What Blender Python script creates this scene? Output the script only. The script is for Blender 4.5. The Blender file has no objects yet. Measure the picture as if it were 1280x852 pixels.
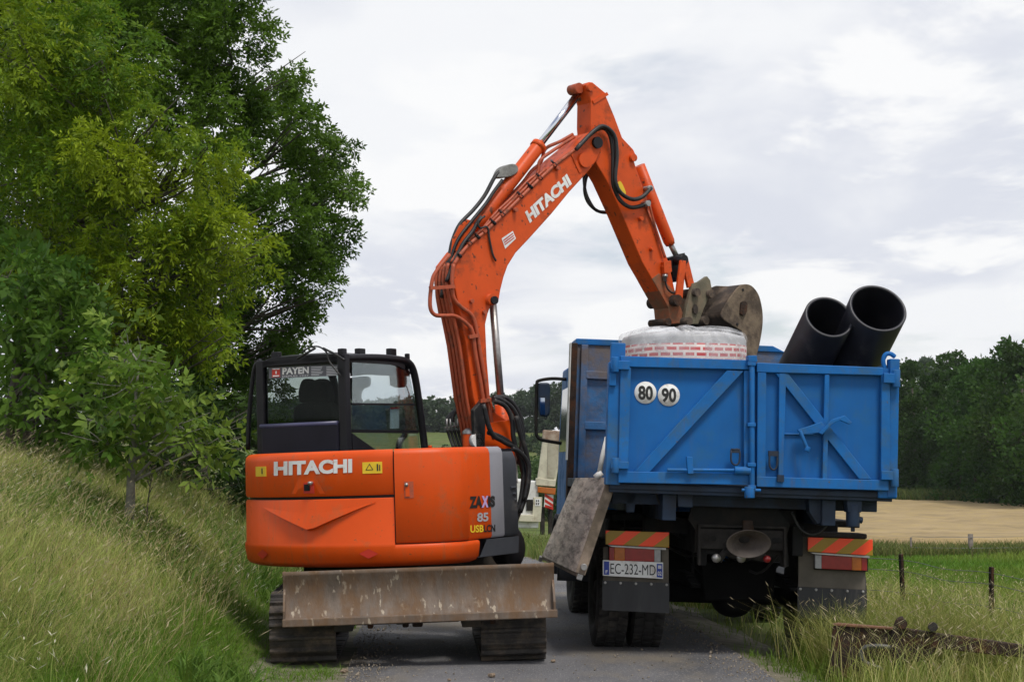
import bpy, bmesh, math, random
import numpy as np
from mathutils import Vector, Matrix

random.seed(7)
rng = np.random.default_rng(7)
C = bpy.context.scene.collection
R = math.radians

# ------------------------------------------------------------------ camera geometry
CAM = Vector((0, 0, 1.7))
FPX = 2200.0
PITCH = math.atan(154 / FPX)
cp, sp = math.cos(PITCH), math.sin(PITCH)


def ray(px, py):
    a, b = (px - 640) / FPX, -(py - 426) / FPX
    return Vector((a, cp - b * sp, sp + b * cp))


def at(px, py, d):
    r = ray(px, py)
    return CAM + r * (d / r.y)


class Frame:
    """a local frame: x right, y forward, z up"""
    def __init__(s, M):
        s.M, s.I = M, M.inverted()

    def loc(s, px, py, ax, val):
        o = s.I @ CAM
        d = s.I.to_3x3() @ ray(px, py)
        return o + d * ((val - o[ax]) / d[ax])

    def hit(s, px, py, ax, val):
        return s.M @ s.loc(px, py, ax, val)

    def w(s, u, v, z):
        return s.M @ Vector((u, v, z))

    def d(s, u, v, z):
        return s.M.to_3x3() @ Vector((u, v, z))


def cm(pts, n=6):
    """Catmull-Rom through points"""
    P = [Vector(p) for p in pts]
    if len(P) < 3:
        return P
    P = [P[0] * 2 - P[1]] + P + [P[-1] * 2 - P[-2]]
    out = []
    for i in range(1, len(P) - 2):
        a, b, c, d = P[i - 1], P[i], P[i + 1], P[i + 2]
        for k in range(n):
            t = k / n
            out.append(0.5 * ((2 * b) + (c - a) * t + (2 * a - 5 * b + 4 * c - d) * t * t + (3 * b - a - 3 * c + d) * t ** 3))
    out.append(P[-2])
    return out


# ------------------------------------------------------------------ mesh builder
MW = {}


class MB:
    def __init__(s):
        s.v, s.f, s.sm, s.pc = [], [], [], []

    def add(s, vs, fs, smooth=False):
        b = len(s.v)
        s.pc.append((b, len(s.f)))
        s.v += [Vector(v) for v in vs]
        for f in fs:
            s.f.append([b + i for i in f])
            s.sm.append(smooth)
        return s

    def box(s, fr, lo, hi):
        vs = [fr.w(x, y, z) for z in (lo[2], hi[2]) for y in (lo[1], hi[1]) for x in (lo[0], hi[0])]
        return s.add(vs, [(0, 2, 3, 1), (4, 5, 7, 6), (0, 1, 5, 4), (2, 6, 7, 3), (0, 4, 6, 2), (1, 3, 7, 5)])

    def bar(s, p, q, w, h, up=(0, 0, 1)):
        p, q = Vector(p), Vector(q)
        a = (q - p).normalized()
        x = a.cross(Vector(up)).normalized()
        y = x.cross(a)
        vs = [c + x * (i * w / 2) + y * (j * h / 2) for c in (p, q) for j in (-1, 1) for i in (-1, 1)]
        return s.add(vs, [(0, 2, 3, 1), (4, 5, 7, 6), (0, 1, 5, 4), (2, 6, 7, 3), (0, 4, 6, 2), (1, 3, 7, 5)])

    def prism(s, pts, off):
        n = len(pts)
        off = Vector(off)
        vs = [Vector(p) for p in pts] + [Vector(p) + off for p in pts]
        fs = [list(range(n))[::-1], list(range(n, 2 * n))]
        fs += [(i, (i + 1) % n, n + (i + 1) % n, n + i) for i in range(n)]
        return s.add(vs, fs)

    def poly(s, pts, smooth=False):
        return s.add(pts, [list(range(len(pts)))], smooth)

    def tube(s, pts, r, seg=8, caps=True, smooth=True):
        P = [Vector(p) for p in pts]
        n = len(P)
        rs = r if isinstance(r, (list, tuple)) else [r] * n
        t0 = (P[1] - P[0]).normalized()
        ref = Vector((0, 0, 1)) if abs(t0.z) < 0.9 else Vector((1, 0, 0))
        x = t0.cross(ref).normalized()
        vs = []
        for i in range(n):
            t = (P[min(i + 1, n - 1)] - P[max(i - 1, 0)])
            t = t.normalized() if t.length > 1e-9 else t0
            x = (x - t * x.dot(t))
            x = x.normalized() if x.length > 1e-6 else t.cross(Vector((0.3, 0.5, 0.8))).normalized()
            y = t.cross(x)
            for k in range(seg):
                a = 2 * math.pi * k / seg
                vs.append(P[i] + (x * math.cos(a) + y * math.sin(a)) * rs[i])
        fs = [(i * seg + k, i * seg + (k + 1) % seg, (i + 1) * seg + (k + 1) % seg, (i + 1) * seg + k)
              for i in range(n - 1) for k in range(seg)]
        b = len(s.v)
        s.add(vs, fs, smooth)
        if caps:
            s.f.append([b + k for k in range(seg)][::-1]); s.sm.append(False)
            s.f.append([b + (n - 1) * seg + k for k in range(seg)]); s.sm.append(False)
        return s

    def cyl(s, p, q, r, seg=20):
        return s.tube([p, q], r, seg)

    def lathe(s, o, axis, prof, seg=32, closed=False, squash=None):
        """prof: (radius, distance along the axis)"""
        o, a = Vector(o), Vector(axis).normalized()
        ref = Vector((0, 0, 1)) if abs(a.z) < 0.9 else Vector((1, 0, 0))
        x = a.cross(ref).normalized()
        y = x.cross(a)
        sq = squash or 1
        n = len(prof)
        vs = [o + a * t + (x * math.cos(2 * math.pi * k / seg) + y * sq * math.sin(2 * math.pi * k / seg)) * r
              for r, t in prof for k in range(seg)]
        rows = n if closed else n - 1
        fs = [(i * seg + k, i * seg + (k + 1) % seg, ((i + 1) % n) * seg + (k + 1) % seg, ((i + 1) % n) * seg + k)
              for i in range(rows) for k in range(seg)]
        return s.add(vs, fs, True)

    def grid(s, rows, smooth=True):
        n, m = len(rows), len(rows[0])
        return s.add([p for r in rows for p in r],
                     [(i * m + j, i * m + j + 1, (i + 1) * m + j + 1, (i + 1) * m + j) for i in range(n - 1) for j in range(m - 1)], smooth)

    def each(s, name, *a, **k):
        """one object for every primitive added"""
        ends = s.pc[1:] + [(len(s.v), len(s.f))]
        out = []
        for (v0, f0), (v1, f1) in zip(s.pc, ends):
            m = MB()
            m.v = s.v[v0:v1]
            m.f = [[i - v0 for i in f] for f in s.f[f0:f1]]
            m.sm = s.sm[f0:f1]
            out.append(m.build(name, *a, **k))
        return out

    def build(s, name, mat, parent=None, bevel=0, label=None, M=None, fix=True, flat_ang=None):
        me = bpy.data.meshes.new(name)
        M = MW[parent.name] if parent else (M or Matrix.Identity(4))
        I = M.inverted()
        me.from_pydata([I @ v for v in s.v], [], s.f)
        me.polygons.foreach_set('use_smooth', s.sm)
        if fix:
            bm = bmesh.new(); bm.from_mesh(me)
            bmesh.ops.recalc_face_normals(bm, faces=bm.faces)
            bm.to_mesh(me); bm.free()
        me.update()
        for m in (mat if isinstance(mat, (list, tuple)) else [mat]):
            me.materials.append(m)
        o = bpy.data.objects.new(name, me)
        C.objects.link(o)
        if parent:
            o.parent = parent
        else:
            o.matrix_world = M
        MW[o.name] = M
        if bevel:
            b = o.modifiers.new('bevel', 'BEVEL')
            b.width, b.segments, b.limit_method, b.angle_limit = bevel, 2, 'ANGLE', R(35)
        if label:
            o['label'] = label
        return o


def tag(o, label=None, cat=None, group=None, kind=None):
    for k, v in (('label', label), ('category', cat), ('group', group), ('kind', kind)):
        if v:
            o[k] = v
    return o


def thing(name, label, cat, M, group=None):
    o = bpy.data.objects.new(name, None)
    o.empty_display_size = 0.2
    C.objects.link(o)
    o.matrix_world = M
    MW[o.name] = M.copy()
    return tag(o, label, cat, group)


def npmesh(name, V, F, mat, col=None, parent=None, M=None, smooth=False):
    """fast mesh out of numpy arrays (F: faces of one size)"""
    M = MW[parent.name] if parent else (M or Matrix.Identity(4))
    I = np.array(M.inverted())
    V = V @ I[:3, :3].T + I[:3, 3]
    me = bpy.data.meshes.new(name)
    nf, k = F.shape
    me.vertices.add(len(V)); me.vertices.foreach_set('co', V.astype(np.float32).ravel())
    me.loops.add(nf * k); me.loops.foreach_set('vertex_index', F.astype(np.int32).ravel())
    me.polygons.add(nf)
    me.polygons.foreach_set('loop_start', np.arange(0, nf * k, k, dtype=np.int32))
    me.polygons.foreach_set('loop_total', np.full(nf, k, dtype=np.int32))
    if smooth:
        me.polygons.foreach_set('use_smooth', np.ones(nf, dtype=bool))
    me.update(calc_edges=True)
    if col is not None:
        a = me.attributes.new('tint', 'FLOAT_COLOR', 'POINT')
        a.data.foreach_set('color', np.hstack([col, np.ones((len(col), 1))]).astype(np.float32).ravel())
    me.materials.append(mat)
    o = bpy.data.objects.new(name, me)
    C.objects.link(o)
    if parent:
        o.parent = parent
    else:
        o.matrix_world = M
    MW[o.name] = M
    return o


# ------------------------------------------------------------------ lettering
_glyph_cache = {}


def glyphs(body, bold=0.02):
    """flat letter outlines scaled to the unit square"""
    key = (body, bold)
    if key not in _glyph_cache:
        cu = bpy.data.curves.new('lettering', 'FONT')
        cu.body, cu.offset, cu.resolution_u = body, bold, 4
        ob = bpy.data.objects.new('lettering', cu)
        C.objects.link(ob)
        dg = bpy.context.evaluated_depsgraph_get()
        dg.update()
        me = bpy.data.meshes.new_from_object(ob.evaluated_get(dg))
        v = np.array([p.co[:2] for p in me.vertices])
        f = [list(p.vertices) for p in me.polygons]
        bpy.data.objects.remove(ob); bpy.data.curves.remove(cu); bpy.data.meshes.remove(me)
        lo, hi = v.min(0), v.max(0)
        _glyph_cache[key] = ((v - lo) / (hi - lo), f)
    return _glyph_cache[key]


def letters(mb, body, fn, bold=0.02):
    v, f = glyphs(body, bold)
    return mb.add([fn(a, b) for a, b in v], f)


def quadmap(tl, tr, br, bl):
    def fn(s, t):
        x = (bl[0] * (1 - s) + br[0] * s) * (1 - t) + (tl[0] * (1 - s) + tr[0] * s) * t
        y = (bl[1] * (1 - s) + br[1] * s) * (1 - t) + (tl[1] * (1 - s) + tr[1] * s) * t
        return x, y
    return fn


# ------------------------------------------------------------------ materials
def mat(name, col, rough=0.5, metal=0.0, var=0.12, scale=3.0, dirt=None, dirt_amt=0.0, dirt_scale=2.5, bump=0.0,
        bscale=30, spec=0.5, coat=0.0, stretch=None, specks=None, streak=None):
    m = bpy.data.materials.new(name)
    m.use_nodes = True
    nt = m.node_tree
    N, L = nt.nodes, nt.links
    b = N['Principled BSDF']
    b.inputs['Roughness'].default_value = rough
    b.inputs['Metallic'].default_value = metal
    b.inputs['Specular IOR Level'].default_value = spec
    b.inputs['Coat Weight'].default_value = coat
    tc = N.new('ShaderNodeTexCoord')
    src = tc.outputs['Object']
    if stretch:
        mp = N.new('ShaderNodeMapping')
        mp.inputs['Scale'].default_value = stretch
        L.new(src, mp.inputs[0]); src = mp.outputs[0]

    def noise(sc, det=6, rg=0.6, src=src):
        n = N.new('ShaderNodeTexNoise')
        n.inputs['Scale'].default_value = sc
        n.inputs['Detail'].default_value = det
        n.inputs['Roughness'].default_value = rg
        L.new(src, n.inputs['Vector'])
        return n.outputs['Fac']

    def ramp(fac, a, c):
        r = N.new('ShaderNodeMapRange')
        r.inputs[1].default_value, r.inputs[2].default_value = a, c
        L.new(fac, r.inputs[0])
        return r.outputs[0]

    def mix(fac, a, c):
        x = N.new('ShaderNodeMix'); x.data_type = 'RGBA'
        L.new(fac, x.inputs[0]) if not isinstance(fac, float) else setattr(x.inputs[0], 'default_value', fac)
        for i, q in ((6, a), (7, c)):
            if isinstance(q, (tuple, list)):
                x.inputs[i].default_value = (*q, 1)
            else:
                L.new(q, x.inputs[i])
        return x.outputs[2]
    lo = tuple(c * (1 - var) for c in col)
    hi = tuple(min(1, c * (1 + var)) for c in col)
    out = mix(ramp(noise(scale), 0.35, 0.65), lo, hi)
    if specks:
        out = mix(ramp(noise(specks[1], 3, 0.5), specks[2], specks[2] + 0.05), out, specks[0])
    if dirt:
        f = ramp(noise(dirt_scale, 9, 0.7), 0.62 - dirt_amt * 0.5, 0.72 - dirt_amt * 0.3)
        mu = N.new('ShaderNodeMath'); mu.operation = 'MULTIPLY'; mu.inputs[1].default_value = 0.85
        L.new(f, mu.inputs[0])
        out = mix(mu.outputs[0], out, dirt)
        rr = N.new('ShaderNodeMapRange')
        rr.inputs[3].default_value, rr.inputs[4].default_value = rough, min(1, rough + 0.35)
        L.new(f, rr.inputs[0]); L.new(rr.outputs[0], b.inputs['Roughness'])
    if streak:                               # run-off stains down the sheet metal
        mp2 = N.new('ShaderNodeMapping')
        mp2.inputs['Scale'].default_value = (9, 9, .9)
        L.new(tc.outputs['Object'], mp2.inputs[0])
        f1 = ramp(noise(2.2, 5, .6, mp2.outputs[0]), .52, .78)
        f2 = ramp(noise(1.6, 4, .5, tc.outputs['Object']), .45, .62)
        mu2 = N.new('ShaderNodeMath'); mu2.operation = 'MULTIPLY'
        L.new(f1, mu2.inputs[0]); L.new(f2, mu2.inputs[1])
        mu3 = N.new('ShaderNodeMath'); mu3.operation = 'MULTIPLY'; mu3.inputs[1].default_value = streak[1]
        L.new(mu2.outputs[0], mu3.inputs[0])
        out = mix(mu3.outputs[0], out, streak[0])
    L.new(out, b.inputs['Base Color'])
    if bump:
        bp = N.new('ShaderNodeBump')
        bp.inputs['Strength'].default_value = bump
        bp.inputs['Distance'].default_value = 0.02
        L.new(noise(bscale, 6, 0.6), bp.inputs['Height'])
        L.new(bp.outputs[0], b.inputs['Normal'])
    return m


def leafmat(name, trans=0.35, rough=0.5, gain=1.0):
    m = bpy.data.materials.new(name)
    m.use_nodes = True
    N, L = m.node_tree.nodes, m.node_tree.links
    b = N['Principled BSDF']
    b.inputs['Roughness'].default_value = rough
    b.inputs['Specular IOR Level'].default_value = 0.15
    a = N.new('ShaderNodeAttribute'); a.attribute_name = 'tint'
    L.new(a.outputs['Color'], b.inputs['Base Color'])
    t = N.new('ShaderNodeBsdfTranslucent')
    hs = N.new('ShaderNodeHueSaturation')
    hs.inputs['Value'].default_value = 1.6; hs.inputs['Hue'].default_value = 0.497
    L.new(a.outputs['Color'], hs.inputs['Color']); L.new(hs.outputs[0], t.inputs['Color'])
    mx = N.new('ShaderNodeMixShader'); mx.inputs[0].default_value = trans
    L.new(b.outputs[0], mx.inputs[1]); L.new(t.outputs[0], mx.inputs[2])
    L.new(mx.outputs[0], N['Material Output'].inputs[0])
    return m


def glassmat(name, tint, refl=0.5):
    m = bpy.data.materials.new(name)
    m.use_nodes = True
    N, L = m.node_tree.nodes, m.node_tree.links
    N.remove(N['Principled BSDF'])
    t = N.new('ShaderNodeBsdfTransparent'); t.inputs[0].default_value = (*tint, 1)
    g = N.new('ShaderNodeBsdfGlossy'); g.inputs['Roughness'].default_value = 0.02
    lw = N.new('ShaderNodeLayerWeight'); lw.inputs[0].default_value = 0.25
    mu = N.new('ShaderNodeMath'); mu.operation = 'MULTIPLY'; mu.inputs[1].default_value = refl
    mx = N.new('ShaderNodeMixShader')
    L.new(lw.outputs['Fresnel'], mu.inputs[0]); L.new(mu.outputs[0], mx.inputs[0])
    L.new(t.outputs[0], mx.inputs[1]); L.new(g.outputs[0], mx.inputs[2])
    L.new(mx.outputs[0], N['Material Output'].inputs[0])
    return m


MUD = (0.16, 0.12, 0.085)
M_OR = mat('orange_paint', (0.66, 0.074, 0.004), 0.42, spec=.25, var=0.07, scale=1.5, dirt=(0.47, 0.1, 0.03), dirt_amt=0.12, dirt_scale=5, coat=0.0, streak=((.36, .12, .05), .6), specks=((.3, .08, .03), 38, .69))
M_ORB = mat('orange_boom_paint', (0.60, 0.075, 0.008), 0.45, spec=.3, var=0.1, scale=4, dirt=(0.2, 0.05, 0.022), dirt_amt=0.17, dirt_scale=3.4,
            specks=((0.11, 0.035, 0.017), 17, 0.65))
M_ORM = mat('muddy_orange_paint', (0.3, 0.07, 0.02), 0.7, var=0.2, scale=6, dirt=(0.16, 0.1, 0.06), dirt_amt=0.5, dirt_scale=5, bump=.3)
M_ORD = mat('orange_pipe_paint', (0.42, 0.075, 0.025), 0.5, var=0.2, scale=9, dirt=(0.12, 0.05, 0.03), dirt_amt=0.25, dirt_scale=9)
M_HOOD = mat('dark_grey_plastic', (0.04, 0.044, 0.054), 0.55, var=0.15, dirt=(0.12, 0.11, 0.1), dirt_amt=0.12)
M_GREY = mat('grey_paint', (0.27, 0.27, 0.3), 0.5, var=0.06)
M_CAB = mat('black_cab_paint', (0.007, 0.0065, 0.009), 0.38, var=0.2, dirt=(0.03, 0.027, 0.025), dirt_amt=0.1, spec=.3)
M_NAVY = mat('dark_navy_panel', (0.008, 0.007, 0.014), 0.45, var=0.2, spec=.25)
M_BLACK = mat('black_rubber_hose', (0.012, 0.012, 0.013), 0.5, var=0.3, scale=20, dirt=(0.07, 0.06, 0.05), dirt_amt=0.15, dirt_scale=9)
M_SEAT = mat('grey_seat_cloth', (0.06, 0.058, 0.05), 0.95, var=0.2, scale=20)
M_WHITE = mat('white_decal', (0.74, 0.74, 0.73), 0.55, var=0.08, dirt=(0.48, 0.42, 0.37), dirt_amt=0.2, dirt_scale=9)
M_INK = mat('black_decal', (0.015, 0.015, 0.015), 0.5)
M_SILV = mat('silver_decal', (0.5, 0.5, 0.53), 0.35, metal=0.3)
M_YEL = mat('yellow_decal', (0.75, 0.5, 0.02), 0.5, var=0.08, scale=12)
M_LIL = mat('lilac_decal', (0.5, 0.36, 0.62), 0.5)
M_REDD = mat('red_decal', (0.5, 0.025, 0.012), 0.4, var=0.1)
M_CHROME = mat('chrome_rod', (0.75, 0.77, 0.82), 0.16, metal=1.0, var=0.05)
M_STEEL = mat('dull_steel', (0.36, 0.35, 0.34), 0.4, metal=0.8, var=0.2, scale=15)
M_BLADE = mat('worn_blade_steel', (0.15, 0.115, 0.09), 0.65, metal=0.1, var=0.22, scale=5, dirt=(0.17, 0.1, 0.055), dirt_amt=0.4, dirt_scale=3, streak=((.1, .06, .04), .8),
              bump=0.35, bscale=14, stretch=(1.6, 1, 0.7), specks=((0.42, 0.36, 0.28), 13, 0.62))
M_BUCK = mat('muddy_bucket_steel', (0.095, 0.068, 0.048), 0.85, metal=0.0, var=0.4, scale=5, dirt=(0.19, 0.145, 0.1), dirt_amt=0.35, dirt_scale=5, bump=0.5, bscale=18)
M_BUCKD = mat('dark_bucket_steel', (0.05, 0.036, 0.027), 0.75, metal=0.05, var=0.3, scale=6, dirt=(0.15, 0.11, 0.08), dirt_amt=0.25, dirt_scale=6, bump=0.3)
M_COUP = mat('olive_coupler_paint', (0.13, 0.115, 0.075), 0.65, var=0.25, scale=6, dirt=(0.2, 0.15, 0.1), dirt_amt=0.3, dirt_scale=7, bump=0.3)
M_TRACK = mat('track_rubber_steel', (0.03, 0.026, 0.023), 0.75, var=0.4, scale=6, dirt=(0.13, 0.1, 0.075), dirt_amt=0.3, dirt_scale=5, bump=0.6, bscale=25)
M_UNDER = mat('undercarriage_black', (0.02, 0.018, 0.016), 0.7, var=0.3, dirt=(0.09, 0.07, 0.05), dirt_amt=0.3)
M_BLUE = mat('blue_paint', (0.006, 0.112, 0.36), 0.5, var=0.1, scale=2, spec=.25, streak=((.07, .11, .17), .6), dirt=(0.025, 0.125, 0.28), dirt_amt=0.2, dirt_scale=2.4, specks=((0.12, 0.1, 0.09), 30, 0.72))
M_BLUET = mat('blue_frame_paint', (0.008, 0.125, 0.385), 0.5, var=0.12, scale=4, spec=.25, streak=((.1, .08, .07), .6), dirt=(0.045, 0.12, 0.22), dirt_amt=0.26, dirt_scale=5, specks=((0.1, 0.09, 0.08), 30, 0.69))
M_BLUEW = mat('scraped_blue_steel', (0.028, 0.13, 0.32), 0.55, var=0.25, scale=4, dirt=(0.17, 0.13, 0.1), dirt_amt=0.4, dirt_scale=1.5, bump=0.3)
M_BLUED = mat('dark_blue_paint', (0.005, 0.02, 0.05), 0.6, var=0.3, dirt=(.03,.03,.035), dirt_amt=.3)
M_CHAS = mat('black_chassis', (0.007, 0.007, 0.007), 0.7, spec=.25, var=0.4, scale=5, dirt=(0.03, 0.026, 0.022), dirt_amt=0.25, dirt_scale=4)
M_DEEP = mat('underbody_shade_black', (0.004, 0.004, 0.004), 0.85, spec=.1, var=.5, scale=6)  # near-black: the shade under the truck is put into the colour
M_CHASD = mat('dusty_chassis', (0.035, 0.031, 0.028), 0.8, spec=.25, var=0.3, scale=5, dirt=(0.02, 0.018, 0.017), dirt_amt=0.35, dirt_scale=4)
M_TYRE = mat('tyre_rubber', (0.018, 0.017, 0.017), 0.75, var=0.3, scale=8, dirt=(0.085, 0.075, 0.065), dirt_amt=0.22, dirt_scale=5, bump=0.3)
M_BOARD = mat('bare_side_board', (0.46, 0.385, 0.32), 0.6, metal=0.0, var=0.3, scale=6, dirt=(0.13, 0.11, 0.1), dirt_amt=0.3, dirt_scale=5, stretch=(1, 0.35, 3), bump=0.25)
M_BRDE = mat('board_edge', (0.21, 0.16, 0.12), 0.75, var=0.3, scale=9, dirt=(0.09, 0.07, 0.05), dirt_amt=0.3)
M_LRED = mat('red_lens', (0.26, 0.012, 0.014), 0.25, var=0.12, scale=20, coat=0.3)
M_LAMB = mat('amber_lens', (0.42, 0.11, 0.01), 0.25, var=0.12, scale=20, coat=0.3)
M_LWHT = mat('clear_lens', (0.32, 0.32, 0.33), 0.25, var=0.12, scale=20, coat=0.3)
M_MUDP = mat('mud_splashed_panel', (0.115, 0.1, 0.08), 0.8, var=0.25, dirt=(0.05, 0.045, 0.04), dirt_amt=0.3)
M_FLAP = mat('rubber_flap', (0.022, 0.023, 0.026), 0.6, var=0.3, dirt=(0.09, 0.085, 0.08), dirt_amt=0.22, stretch=(3, 1, 0.5))
M_PLBL = mat('plate_blue', (0.012, 0.04, 0.3), 0.4)
M_PIPE = mat('black_plastic_pipe', (0.016, 0.016, 0.024), 0.42, var=0.25, scale=4, dirt=(0.06, 0.055, 0.06), dirt_amt=0.15, dirt_scale=4)
M_CREAM = mat('cream_paint', (0.55, 0.52, 0.40), 0.55, var=0.12, scale=4, dirt=(0.3, 0.25, 0.18), dirt_amt=0.2, dirt_scale=3)
M_OFFW = mat('white_paint', (0.66, 0.66, 0.64), 0.5, var=0.08, dirt=(0.4, 0.36, 0.3), dirt_amt=0.2)
M_RUST = mat('rusty_steel', (0.032, 0.021, 0.016), 0.85, metal=0.0, spec=.3, var=0.35, scale=9, dirt=(0.085, 0.036, 0.018), dirt_amt=0.25, dirt_scale=7, bump=0.5, bscale=40)
M_WOODP = mat('weathered_post_wood', (0.14, 0.12, 0.1), 0.9, var=0.3, scale=9)
M_WIRE = mat('fence_wire', (0.2, 0.2, 0.2), 0.5, metal=0.6)
M_BARK = mat('bark', (0.085, 0.075, 0.06), 0.9, var=0.35, scale=8, bump=0.6, bscale=25, stretch=(3, 3, 0.6))
M_BARKL = mat('young_grey_bark', (0.2, 0.19, 0.16), 0.85, var=0.25, scale=12, bump=0.3)
M_GLASS = glassmat('cab_glass', (0.86, 0.91, 0.91), 0.5)
M_GLASSD = glassmat('tinted_cab_glass', (0.55, 0.6, 0.58), 0.35)
M_MIRR = mat('mirror_glass', (0.5, 0.55, 0.6), 0.03, metal=1.0, var=0)
M_LEAF = leafmat('leaf', 0.35)
M_GRASS = leafmat('grass_blade', 0.3, 0.6)
# ================================================================== EXCAVATOR
EXM = Matrix.Translation((-0.95, 16.5, -0.02)) @ Matrix.Rotation(R(3), 4, 'Z') @ Matrix.Rotation(R(-1.8), 4, 'Y')
EX = Frame(EXM)
UP = Frame(EXM @ Matrix.Rotation(R(-33), 4, 'Z'))
digger = thing('excavator', 'orange tracked excavator with black cab, its long arm raised over the blue truck', 'excavator', EXM)

# ---------------- undercarriage
TR_Y0, TR_Y1, TR_R = -1.13, 1.13, 0.325


def track_path(n=56):
    L = TR_Y1 - TR_Y0
    per = 2 * L + 2 * math.pi * TR_R
    out = []
    for i in range(n):
        s = per * i / n
        if s < L:
            p, a = (TR_Y0 + s, 0.0), -math.pi / 2
        elif s < L + math.pi * TR_R:
            a = -math.pi / 2 + (s - L) / TR_R
            p = (TR_Y1 + TR_R * math.cos(a), TR_R + TR_R * math.sin(a))
        elif s < 2 * L + math.pi * TR_R:
            p, a = (TR_Y1 - (s - L - math.pi * TR_R), 2 * TR_R), math.pi / 2
        else:
            a = math.pi / 2 + (s - 2 * L - math.pi * TR_R) / TR_R
            p = (TR_Y0 + TR_R * math.cos(a), TR_R + TR_R * math.sin(a))
        out.append((p, a))
    return out


def make_track(uc, wid=0.56):
    mb = MB()
    pth = track_path()
    n = len(pth)
    for i, ((y, z), a) in enumerate(pth):
        ny, nz = math.cos(a), math.sin(a)
        ty, tz = -nz, ny
        jit = random.uniform(-.006, .006)

        def pt(u, t, h):
            return EX.w(uc + u, y + ty * t + ny * (h + jit), z + tz * t + nz * (h + jit))
        w, hl = wid / 2, 0.054
        prof = [(-hl, -.07), (-hl, -.028), (-hl + .012, -.028), (-.022, -.028), (-.012, .004), (.012, .004), (.022, -.028), (hl, -.028), (hl, -.07)]
        vs = [pt(-w, t, h) for t, h in prof] + [pt(w, t, h) for t, h in prof]
        m = len(prof)
        mb.add(vs, [list(range(m)), list(range(m, 2 * m))[::-1]] + [(k, (k + 1) % m, m + (k + 1) % m, m + k) for k in range(m)])
    t = mb.build('track', M_TRACK, digger, bevel=.006)
    mb = MB()
    for y in (TR_Y0, TR_Y1):
        mb.lathe(EX.w(uc - .2, y, TR_R), EX.d(1, 0, 0), [(0, 0), (.245, 0), (.245, .12), (.2, .15), (.2, .25), (.245, .28), (.245, .4), (0, .4)], 24)
    for k in range(5):
        mb.lathe(EX.w(uc - .16, -.75 + k * .375, .16), EX.d(1, 0, 0), [(0, 0), (.09, 0), (.09, .32), (0, .32)], 16)
    mb.box(EX, (uc - .1, TR_Y0 + .1, .17), (uc + .1, TR_Y1 - .1, .47))
    mb.build('track_roller', M_UNDER, t)


make_track(-.89)
make_track(.90)
mb = MB()
mb.box(EX, (-.72, -.55, .3), (.72, .55, .62))
mb.box(EX, (-.45, -.95, .33), (.45, .95, .52))
mb.lathe(EX.w(0, 0, .6), EX.d(0, 0, 1), [(0, 0), (.52, 0), (.52, .2), (0, .2)], 32)
mb.box(EX, (-.62, -1.5, .33), (-.46, -.5, .46)).box(EX, (.46, -1.5, .33), (.62, -.5, .46))
mb.box(EX, (-.1, -1.35, .36), (.02, -1.0, .5))
mb.build('undercarriage_frame', M_UNDER, digger, bevel=.01)

# blade: curved plate traced at its own distance
BLV = -1.66
l0, r0 = EX.loc(353, 780, 1, BLV), EX.loc(697, 771, 1, BLV)
ztop = EX.loc(520, 709, 1, BLV + .05).z
zbot = (l0.z + r0.z) / 2
mb = MB()
prof = []
for i in range(13):
    t = i / 12
    prof.append((BLV + .10 * math.sin(math.pi * (0.08 + .84 * t)) - .02 * (1 - t) + .02 * t, zbot + (ztop - zbot) * t))
back = [(y + .035, z) for y, z in prof]
uL, uR = l0.x + .005, r0.x - .012
rows = [[EX.w(uL + (uR - uL) * k / 24, y, z) for k in range(25)] for y, z in prof + back[::-1] + [prof[0]]]
mb.grid(rows)
for u in (uL, uR):
    mb.poly([EX.w(u, y, z) for y, z in prof + back[::-1]])
bl = mb.build('dozer_blade', M_BLADE, digger)
mb = MB()
mb.box(EX, (l0.x, BLV - .025, zbot - .012), (r0.x, BLV + .035, zbot + .055))
mb.build('cutting_edge', M_BLADE, bl, bevel=.008)
mb = MB()
for u in (uL, uR - .02):
    mb.prism([EX.w(u, y, z) for y, z in [(BLV, zbot), (BLV - .012, zbot + .12), (BLV + .03, zbot + .2), (BLV + .1, zbot + .3), (BLV + .05, ztop), (BLV + .16, ztop), (BLV + .16, zbot)]], EX.d(.02, 0, 0))
mb.each('end_plate', M_BLADE, bl, bevel=.004)
mb = MB()
for px, s in ((463, .05), (507, .055), (522, .09), (592, .05), (616, .05)):
    p = EX.loc(px, 779, 1, -1.4)
    mb.box(EX, (p.x - s / 2, -1.45, zbot - .07), (p.x + s / 2, -1.3, zbot + .1))
mb.each('blade_bracket', M_RUST, bl, bevel=.015)

# ---------------- upper structure: plan outline of the hull
raw = [(-1.235, 1.0), (-1.235, .4), (-1.235, -.35), (-1.235, -.62), (-1.205, -.78), (-1.13, -.93)]
for k in range(12):
    a = R(-133 + k * (133 - 51) / 11)
    raw.append((1.49 * math.cos(a), 1.49 * math.sin(a)))
raw += [(1.06, -1.04), (1.13, -.92), (1.155, -.75), (1.16, -.5), (1.16, -.1), (1.16, .05)]
HP = [Vector((a, b)) for a, b in raw]
HS = [0.0]
for a, b in zip(HP, HP[1:]):
    HS.append(HS[-1] + (b - a).length)
SMAX = HS[-1]


def hull_hit(px, py):
    o, d = UP.I @ CAM, UP.I.to_3x3() @ ray(px, py)
    best = None
    for i in range(len(HP) - 1):
        a, e = HP[i], HP[i + 1] - HP[i]
        det = d.x * -e.y + d.y * e.x
        if abs(det) < 1e-9:
            continue
        rx, ry = a.x - o.x, a.y - o.y
        t = (rx * -e.y + ry * e.x) / det
        k = (d.x * ry - d.y * rx) / det
        if -.001 <= k <= 1.001 and t > 0 and (best is None or t < best[0]):
            best = (t, HS[i] + e.length * k, o.z + d.z * t)
    return best and (best[1], best[2])


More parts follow.
